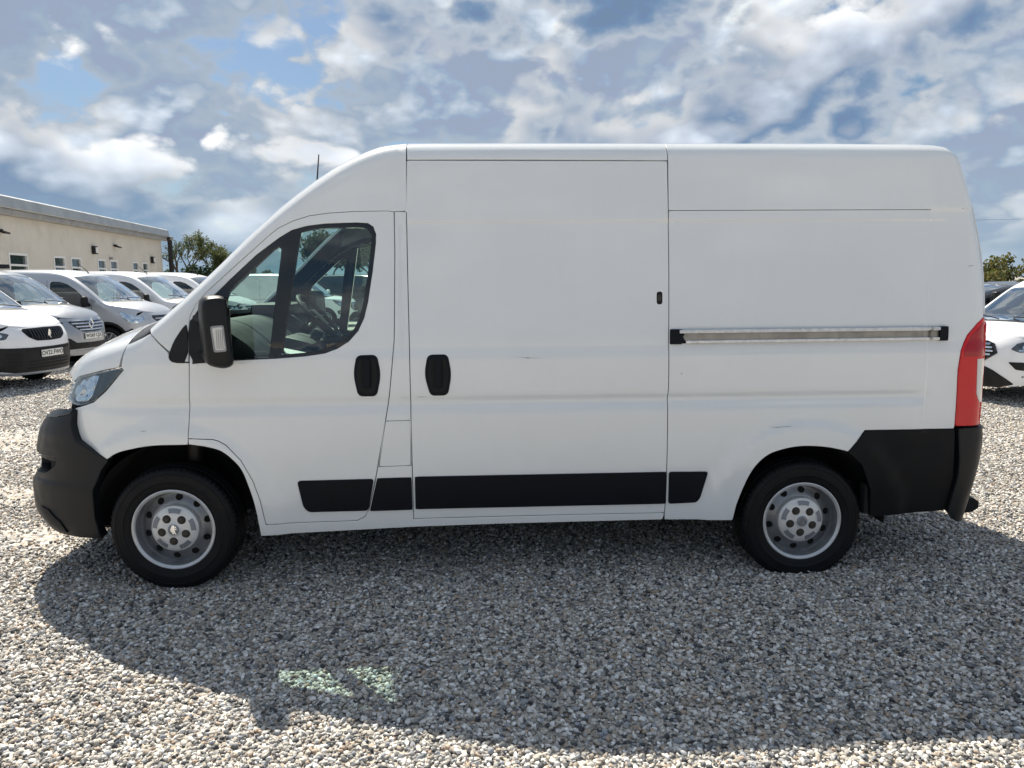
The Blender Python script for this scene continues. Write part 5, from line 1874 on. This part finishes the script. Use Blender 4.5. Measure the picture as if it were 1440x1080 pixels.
        lamp(sh, v, [(-.76, .78), (-.70, .74), (-.52, .76), (-.38, .86), (-.25, 1.00), (-.33, .995), (-.56, .91), (-.70, .865)], [(-.62, .81, .04), (-.51, .85, .04)],
             strip=[(-.70, .755), (-.55, .775), (-.40, .88), (-.42, .885), (-.56, .795), (-.70, .775)])
    elif kind == 'black':
        fpoly(sh, F, 'bumper', [(0, .27), (.75, .28), (1.0, .33), (1.0, .45), (.6, .45), (0, .45)], M_PLASTIC, v, off=.010, skirt=.02)
        fpoly(sh, F, 'grille', [(0, .62), (.40, .63), (.50, .80), (0, .82)], M_GLOSSBLK, v, off=.008)
        lamp(sh, v, [(-.72, .76), (-.58, .74), (-.40, .82), (-.35, .90), (-.52, .90), (-.74, .86)], [(-.60, .82, .04)])


def diamond(sh, parent, zc, w, h):
    """hollow upright lozenge badge"""
    x = float(sh.nose(zc)) - .03
    o = [(0, -h), (w, 0), (0, h), (-w, 0)]
    i = [(0, -h * .55), (w * .5, 0), (0, h * .55), (-w * .5, 0)]
    vs = [(x, u, zc + t) for u, t in o] + [(x, u, zc + t) for u, t in i] + [(x - .012, u * .75, zc + t * .78) for u, t in o]
    fs = []
    for k in range(4):
        n = (k + 1) % 4
        fs += [(k, n, 8 + n, 8 + k), (8 + k, 8 + n, 4 + n, 4 + k)]
    raw('badge', vs, fs, M_CHROME, parent)


RIGHTWARD = R(-6)
ROW = 'vans parked side by side along the cream building'
compact_van('parked_van', 'white compact van with black bumper and plate OV22 FWO, nearest in the left row', 'van', (-6.22, 7.72, 0), RIGHTWARD, M_WHITE2, 'expert', ROW,
            ('OV22 FWO', .545, 0))
compact_van('parked_van', 'silver compact van with chrome-barred grille and diamond badge, second in the left row', 'van', (-7.0, 10.65, 0), RIGHTWARD, M_SILVER, 'trafic_new', ROW,
            ('WO69 CJX', .62, 0), roofbar=True)
compact_van('parked_van', 'pale compact van with large wedge headlights and silver multi-spoke wheels, third in the left row', 'van', (-6.70, 13.6, 0), RIGHTWARD, M_PALE, 'trafic_old', ROW)
compact_van('parked_van', 'white compact van with dark side windows behind the pale van, fourth in the left row', 'van', (-6.6, 16.6, 0), RIGHTWARD, M_WHITE2, 'trafic_old', ROW)
compact_van('parked_van', 'white van farthest along the left row, mostly hidden behind the windscreen pillar', 'van', (-6.3, 19.6, 0), RIGHTWARD, M_WHITE2, 'trafic_new', ROW)
compact_van('parked_van', 'white compact van with hexagonal chrome grille beside the tail lamp on the right edge', 'van', (9.03, 5.15, 0), R(180 + 14), M_WHITE2, 'custom', scale=.92, zs=.86, cfg=LOW_NOSE)
compact_van('people_carrier', 'low black people carrier behind the white van on the right, under the hedge', 'car', (11.4, 10.6, 0), R(180 + 2), M_BLACKCAR, 'black', zs=.42, rear_windows=True)
compact_van('parked_van', 'white van side-on across the yard, seen through the cab windows', 'van', (-3.9, 24.2, 0), R(-4), M_WHITE2, 'custom', cfg=LOW_NOSE)
compact_van('parked_van', 'dark blue van across the yard, seen through the rear edge of the cab window', 'van', (-1.6, 27.5, 0), R(-30), M_NAVY, 'custom')


# ------------------------------------------------------------------ the cream building
def build_building():
    # a long rendered wall running away from the camera, eaves with a steel gutter
    A, B_ = Vector((-16.3, 22.0)), Vector((-18.25, 44.3))
    d = (B_ - A).normalized()
    n = Vector((d.y, -d.x))                          # towards the yard
    if n.x < 0:
        n = -n
    Lw = (B_ - A).length
    ang = math.atan2(d.y, d.x)
    b = empty('workshop_building', (A.x, A.y, 0), ang, 'long cream rendered workshop with grey steel eaves and small white windows behind the parked vans', 'building')
    # local frame: x along the wall, -y towards the yard (local y=0 is the wall face)
    H = 4.55
    wall_m = mat('cream_render', (0.62, 0.59, 0.525), rough=0.9, var=0.06, vscale=0.7, bump=0.25, bscale=30, dirt=((0.42, 0.38, 0.33), .52, .80, .9))
    fr_m = mat('upvc_white', (0.78, 0.78, 0.76), rough=0.35)
    gl_m = mat('dark_window_glass', (0.035, 0.055, 0.058), rough=0.05, spec=0.8, coat=0.5)
    st_m = mat('galvanised_steel', (0.36, 0.385, 0.40), rough=0.5, metal=0.4, var=0.15, vscale=1.5)
    st2_m = mat('soffit_steel', (0.30, 0.30, 0.295), rough=0.6, metal=0.2, var=0.15, vscale=2)
    wins = [(2.2, 1.5), (4.45, 1.5), (8.05, 1.12), (9.75, 1.12), (12.75, 1.05), (14.35, 1.05), (17.55, 1.0), (19.15, 1.0)]
    # wall with real openings
    outer = [(-6, -.3), (Lw, -.3), (Lw, H), (-6, H)]
    holes = [[(x - w / 2, 1.52), (x + w / 2, 1.52), (x + w / 2, 2.88), (x - w / 2, 2.88)] for x, w in wins]
    pts, edges = [], []
    for lp in [outer] + holes:
        k = len(pts)
        pts += lp
        edges += [(k + i, k + (i + 1) % 4) for i in range(4)]
    r = delaunay_2d_cdt([Vector(p) for p in pts], edges, [], 0, 1e-5)
    V2 = [tuple(p) for p in r[0]]
    fs = []
    for f in r[2]:
        c = np.mean([V2[i] for i in f], 0)
        if any(h[0][0] < c[0] < h[1][0] and h[0][1] < c[1] < h[2][1] for h in holes):
            continue
        fs.append(tuple(f))
    sgn = 1 if n.dot(Vector((math.sin(ang), -math.cos(ang)))) > 0 else -1        # local -y is outward when +1
    o = -sgn
    W = raw('wall', [(x, 0, z) for x, z in V2], fs, wall_m, b)
    MB().box((-6, min(-o * .25, -o * 9.0), -.3), (Lw, max(-o * .25, -o * 9.0), H - .02)).build('wall_core', wall_m, b)
    for (x, w), h in zip(wins, holes):
        wn = bpy.data.objects.new('window', None)
        link(wn, b)
        wn.location = (x, 0, 2.2)
        hw, hh = w / 2, .685
        tilt = hh - .42
        fb = MB()
        y0, y1 = sorted((-o * .10, o * .03))
        for lo, hi in (((-hw, -hh), (hw, -hh + .09)), ((-hw, hh - .09), (hw, hh)), ((-hw, -hh + .09), (-hw + .09, hh - .09)), ((hw - .09, -hh + .09), (hw, hh - .09)),
                       ((-hw + .09, tilt - .10), (hw - .09, tilt - .02))):
            fb.box((lo[0], y0, lo[1]), (hi[0], y1, hi[1]))
        fb.build('window_frame', fr_m, wn)
        ya, yb = sorted((-o * .06, -o * .05))
        MB().box((-hw + .09, ya, tilt - .02), (hw - .09, yb, hh - .09)).build('pane', gl_m, wn)
        MB().box((-hw + .09, ya, -hh + .09), (hw - .09, yb, tilt - .10)).build('pane', gl_m, wn)
        ya, yb = sorted((-o * .05, o * .10))
        MB().box((-hw - .05, ya, -hh - .06), (hw + .05, yb, -hh)).build('window_sill', fr_m, wn)
    # eaves: sloping steel fascia in sections, gutter below
    def eave(prof, x0, x1, name, m, parent):
        vs = [(x0, o * y, z) for y, z in prof] + [(x1, o * y, z) for y, z in prof]
        k = len(prof)
        f = [(i, (i + 1) % k, k + (i + 1) % k, k + i) for i in range(k)] + [tuple(range(k)), tuple(range(k, 2 * k))]
        ob = raw(name, vs, f, m, parent)
        return ob
    e = eave([(-.3, H + .02), (.42, H - .03), (.46, H + .02), (.40, H + .40), (.30, H + .46), (-.3, H + .52)], -6, Lw + .25, 'roof_edge', st_m, b)
    x = -6.0
    k = 0
    while x < Lw:
        w = 1.35 + .25 * math.sin(k * 2.3)
        eave([(.02, H - .26), (.30, H - .27), (.34, H - .22), (.34, H - .035), (.02, H - .02)], x, min(x + w - .025, Lw + .2), 'soffit_panel', st2_m, b)
        x += w
        k += 1
    MB().box((-6, min(-o * .3, -o * 9), H + .05), (Lw + .25, max(-o * .3, -o * 9), H + .42)).build('roof', st_m, b)
    # downpipe at the far corner
    dk = mat('downpipe_black', (0.01, 0.01, 0.011), rough=0.5)
    MB().tube([(Lw + .15, o * .35, H - .05), (Lw + .35, o * .42, H - .25), (Lw + .36, o * .42, H - .6), (Lw + .36, o * .42, 0)], .15, 10).build('downpipe', dk, b, True)
    MB().box((Lw + .16, min(o * .25, o * .6), H - .20), (Lw + .56, max(o * .25, o * .6), H + .02), .03).build('hopper_head', st2_m, b)
    # wall lights and a vent
    for x, z in ((3.2, 3.62), (14.6, 3.58)):
        f = bpy.data.objects.new('floodlight', None)
        link(f, b)
        f.location = (x, o * .02, z)
        MB().box((-.22, min(0, o * .30), -.02), (.22, max(0, o * .30), .05), .02, rot=(o * -.35, 0, 0)).build('lamp_body', dk, f)
        MB().box((-.06, min(0, o * .12), .0), (.06, max(0, o * .12), .12)).build('bracket', dk, f)
    for x, z in ((11.8, 3.30), (20.3, 3.05)):
        f = bpy.data.objects.new('bulkhead_lamp', None)
        link(f, b)
        f.location = (x, o * .02, z)
        MB().box((-.17, min(0, o * .16), -.2), (.17, max(0, o * .16), .2), .03).build('lamp_body', dk, f)
        MB().box((-.11, min(o * .15, o * .19), -.14), (.11, max(o * .15, o * .19), .14), .02).build('lamp_glass', fr_m, f)
    MB().tube([(13.85, o * .02, 2.95), (13.85, o * .16, 2.95)], .07, 10).build('vent_cap', st2_m, b, True)
    # low lean-to behind the far corner
    g = empty('lean_to_shed', (B_.x, B_.y, 0), ang, 'small cream lean-to with dark sloping roof edge beyond the end of the workshop', 'shed')
    MB().prism([(0.3, 0), (4.6, 0), (4.6, 1.9), (0.3, 3.35)], 'y', 1.2, 5.0).build('wall', wall_m, g)
    MB().prism([(0.2, 3.36), (4.8, 1.83), (4.8, 1.98), (0.2, 3.52)], 'y', 1.1, 5.1).build('roof', dk, g)


build_building()


# ------------------------------------------------------------------ trees and hedges
def leaf_material(name, c1, c2):
    m = bpy.data.materials.new(name)
    m.use_nodes = True
    nt = m.node_tree
    N, L = nt.nodes.new, nt.links.new
    b = nt.nodes['Principled BSDF']
    b.inputs['Roughness'].default_value = 0.6
    b.inputs['Specular IOR Level'].default_value = 0.3
    g = N('ShaderNodeNewGeometry')
    mx = N('ShaderNodeMixRGB')
    L(g.outputs['Random Per Island'], mx.inputs[0])
    mx.inputs[1].default_value = (*c1, 1)
    mx.inputs[2].default_value = (*c2, 1)
    L(mx.outputs[0], b.inputs['Base Color'])
    t = N('ShaderNodeBsdfTranslucent')
    L(mx.outputs[0], t.inputs[0])
    ms = N('ShaderNodeMixShader')
    ms.inputs[0].default_value = 0.35
    L(b.outputs[0], ms.inputs[1])
    L(t.outputs[0], ms.inputs[2])
    L(ms.outputs[0], nt.nodes['Material Output'].inputs[0])
    return m


M_BARK = mat('bark', (0.10, 0.085, 0.07), rough=0.9, var=0.3, vscale=8)
M_LEAF = leaf_material('leaf_mid', (0.045, 0.075, 0.020), (0.10, 0.125, 0.035))
M_LEAFP = leaf_material('leaf_pale', (0.07, 0.10, 0.035), (0.15, 0.16, 0.06))
M_LEAFD = leaf_material('leaf_dark', (0.022, 0.048, 0.016), (0.05, 0.085, 0.025))
M_LEAFY = leaf_material('leaf_autumn', (0.075, 0.105, 0.03), (0.22, 0.19, 0.07))


def leaves(name, centres, radii, count, size, m, parent):
    """leaf-sized quads scattered in clumps"""
    centres, radii = np.array(centres, float), np.array(radii, float)
    w = radii ** 2
    idx = RNG.choice(len(centres), count, p=w / w.sum())
    dirs = RNG.normal(size=(count, 3))
    dirs /= np.linalg.norm(dirs, axis=1)[:, None]
    rr = RNG.random(count) ** .45
    P = centres[idx] + dirs * (radii[idx] * rr)[:, None] * np.array([1, 1, .85])
    a = RNG.normal(size=(count, 3))
    a /= np.linalg.norm(a, axis=1)[:, None]
    b = np.cross(a, RNG.normal(size=(count, 3)))
    b /= np.linalg.norm(b, axis=1)[:, None]
    s = (RNG.uniform(.6, 1.3, count) * size)[:, None]
    V = np.stack([P - a * s, P + b * s * .55, P + a * s, P - b * s * .55], 1).reshape(-1, 3)
    F = np.arange(count * 4).reshape(-1, 4)
    return raw(name, V, F, m, parent)


def tree(name, label, loc, h, spread, m, n_leaf, leaf, group=None, sparse=False, seed=1):
    rnd = random.Random(seed)
    t = empty(name, loc, rnd.uniform(0, 6), label, 'tree', group)
    mb = MB()
    tips, rads = [], []

    def grow(p, d, ln, r, depth):
        pts, rs = [p], [r]
        q = p
        dd = d.copy()
        for k in range(3):
            dd = (dd + Vector((rnd.uniform(-.18, .18), rnd.uniform(-.18, .18), rnd.uniform(-.02, .12)))).normalized()
            q = q + dd * ln / 3
            pts.append(q)
            rs.append(r * (1 - .16 * (k + 1)))
        mb.tube(pts, rs, 6 if depth < 2 else 4)
        if depth >= 4 or r < .012 * h / 6:
            tips.append(q)
            rads.append(rnd.uniform(.06, .12) * h * (.8 if sparse else 1.3))
            return
        if depth >= 2:
            tips.append(q)
            rads.append(rnd.uniform(.07, .13) * h * (.7 if sparse else 1.3))
        for k in range(3 if depth < 3 else 2):
            a = rnd.uniform(0, 2 * PI)
            tilt = rnd.uniform(.35, .85) * spread
            nd = (dd + Vector((math.cos(a) * tilt, math.sin(a) * tilt, rnd.uniform(-.05, .25)))).normalized()
            grow(q, nd, ln * rnd.uniform(.62, .82), r * rnd.uniform(.5, .68), depth + 1)
    grow(Vector((0, 0, -.1)), Vector((rnd.uniform(-.05, .05), rnd.uniform(-.05, .05), 1)), h * .32, .035 * h, 0)
    mb.build('trunk', M_BARK, t, True)
    leaves('crown', [tuple(p) for p in tips], rads, n_leaf, leaf, m, t)
    return t


def bush(name, label, loc, size, m, n_leaf, leaf, group=None, cat='hedge', seed=1, n=26):
    rnd = np.random.default_rng(seed)
    t = empty(name, loc, 0, label, cat, group)
    C, Rr = [], []
    mb = MB()
    for k in range(n):
        u = np.array([rnd.uniform(-.5, .5) * size[0], rnd.uniform(-.5, .5) * size[1], 0])
        hh = size[2] * rnd.uniform(.72, 1.0) * (1 - .35 * (abs(u[0]) / size[0] * 2) ** 3)
        for zz in np.linspace(.25, 1.0, 4):
            C.append((u[0] + rnd.uniform(-.2, .2), u[1] + rnd.uniform(-.2, .2), hh * zz * .86))
            Rr.append(rnd.uniform(.28, .5) * size[2] * .32)
        mb.tube([(u[0], u[1], -.05), (u[0] + rnd.uniform(-.2, .2), u[1], hh * .45), (u[0] + rnd.uniform(-.3, .3), u[1], hh * .8)], [.05, .035, .012], 5)
    mb.build('stems', M_BARK, t)
    leaves('foliage', C, Rr, n_leaf, leaf, m, t)
    return t


tree('sparse_tree', 'thin-leaved tree with bare twigs rising beyond the workshop corner', (-19.0, 52.0, 0), 5.2, 1.4, M_LEAFP, 6000, .075, sparse=True, seed=12)
tree('sparse_tree', 'smaller half-bare tree leaning beside the downpipe beyond the workshop', (-20.6, 53.5, 0), 5.4, .9, M_LEAF, 500, .08, sparse=True, seed=5)
bush('evergreen_hedge', 'dark evergreen hedge under the thin-leaved tree beyond the vans', (-17.6, 50.0, 0), (7.5, 1.6, 3.2), M_LEAFD, 16000, .10, seed=3, n=40)
WOOD = 'trees across the yard seen through the cab'
for k, (x, y, h, m) in enumerate(((-9.2, 50, 4.9, M_LEAFD), (-6.2, 52, 5.4, M_LEAFD), (-3.0, 49, 4.6, M_LEAF))):
    tree('broadleaf_tree', ('full dark green tree', 'tallest dark green tree', 'mid green round tree')[k] +
         ' across the yard, seen through the cab windows', (x, y, 0), h, 1.0, m, 4200, .15, WOOD, seed=20 + k)
bush('evergreen_hedge', 'dark hedge across the yard seen through the front quarter window of the cab', (-11.6, 46.0, 0), (7.0, 1.6, 2.9), M_LEAFD, 12000, .11, seed=14, n=36)
bush('boundary_hedge', 'sunlit green and brown hedge above the black people carrier on the right edge', (22.6, 22.0, 0), (9.0, 2.0, 2.75), M_LEAFY, 24000, .075, seed=9, n=46)
tree('distant_tree', 'dark rounded tree far behind the hedge on the right', (33.0, 48.0, 0), 3.9, 1.0, M_LEAFD, 3500, .15, seed=31)


# ------------------------------------------------------------------ overhead line
def pole_and_wire():
    pm = mat('pole_wood', (0.09, 0.07, 0.055), rough=0.9, var=0.2, vscale=5)
    p = empty('overhead_line', (16, 62, 0), 0, 'thin dark overhead wire crossing the sky at the right edge', 'power line')
    for x in (0.0, 48.0):
        q = MB().tube([(x, 0, 0), (x, 0, 7.6)], [.14, .10], 10).build('pole', pm, p, True)
        MB().box((x - .06, -.8, 7.1), (x + .06, .8, 7.22)).build('cross_arm', pm, q)
    pts = [(48 * t, -.4, 7.3 - 1.3 * 4 * t * (1 - t) * .5) for t in np.linspace(0, 1, 25)]
    MB().tube(pts, .010, 5).build('wire', M_SEAM, p)


pole_and_wire()
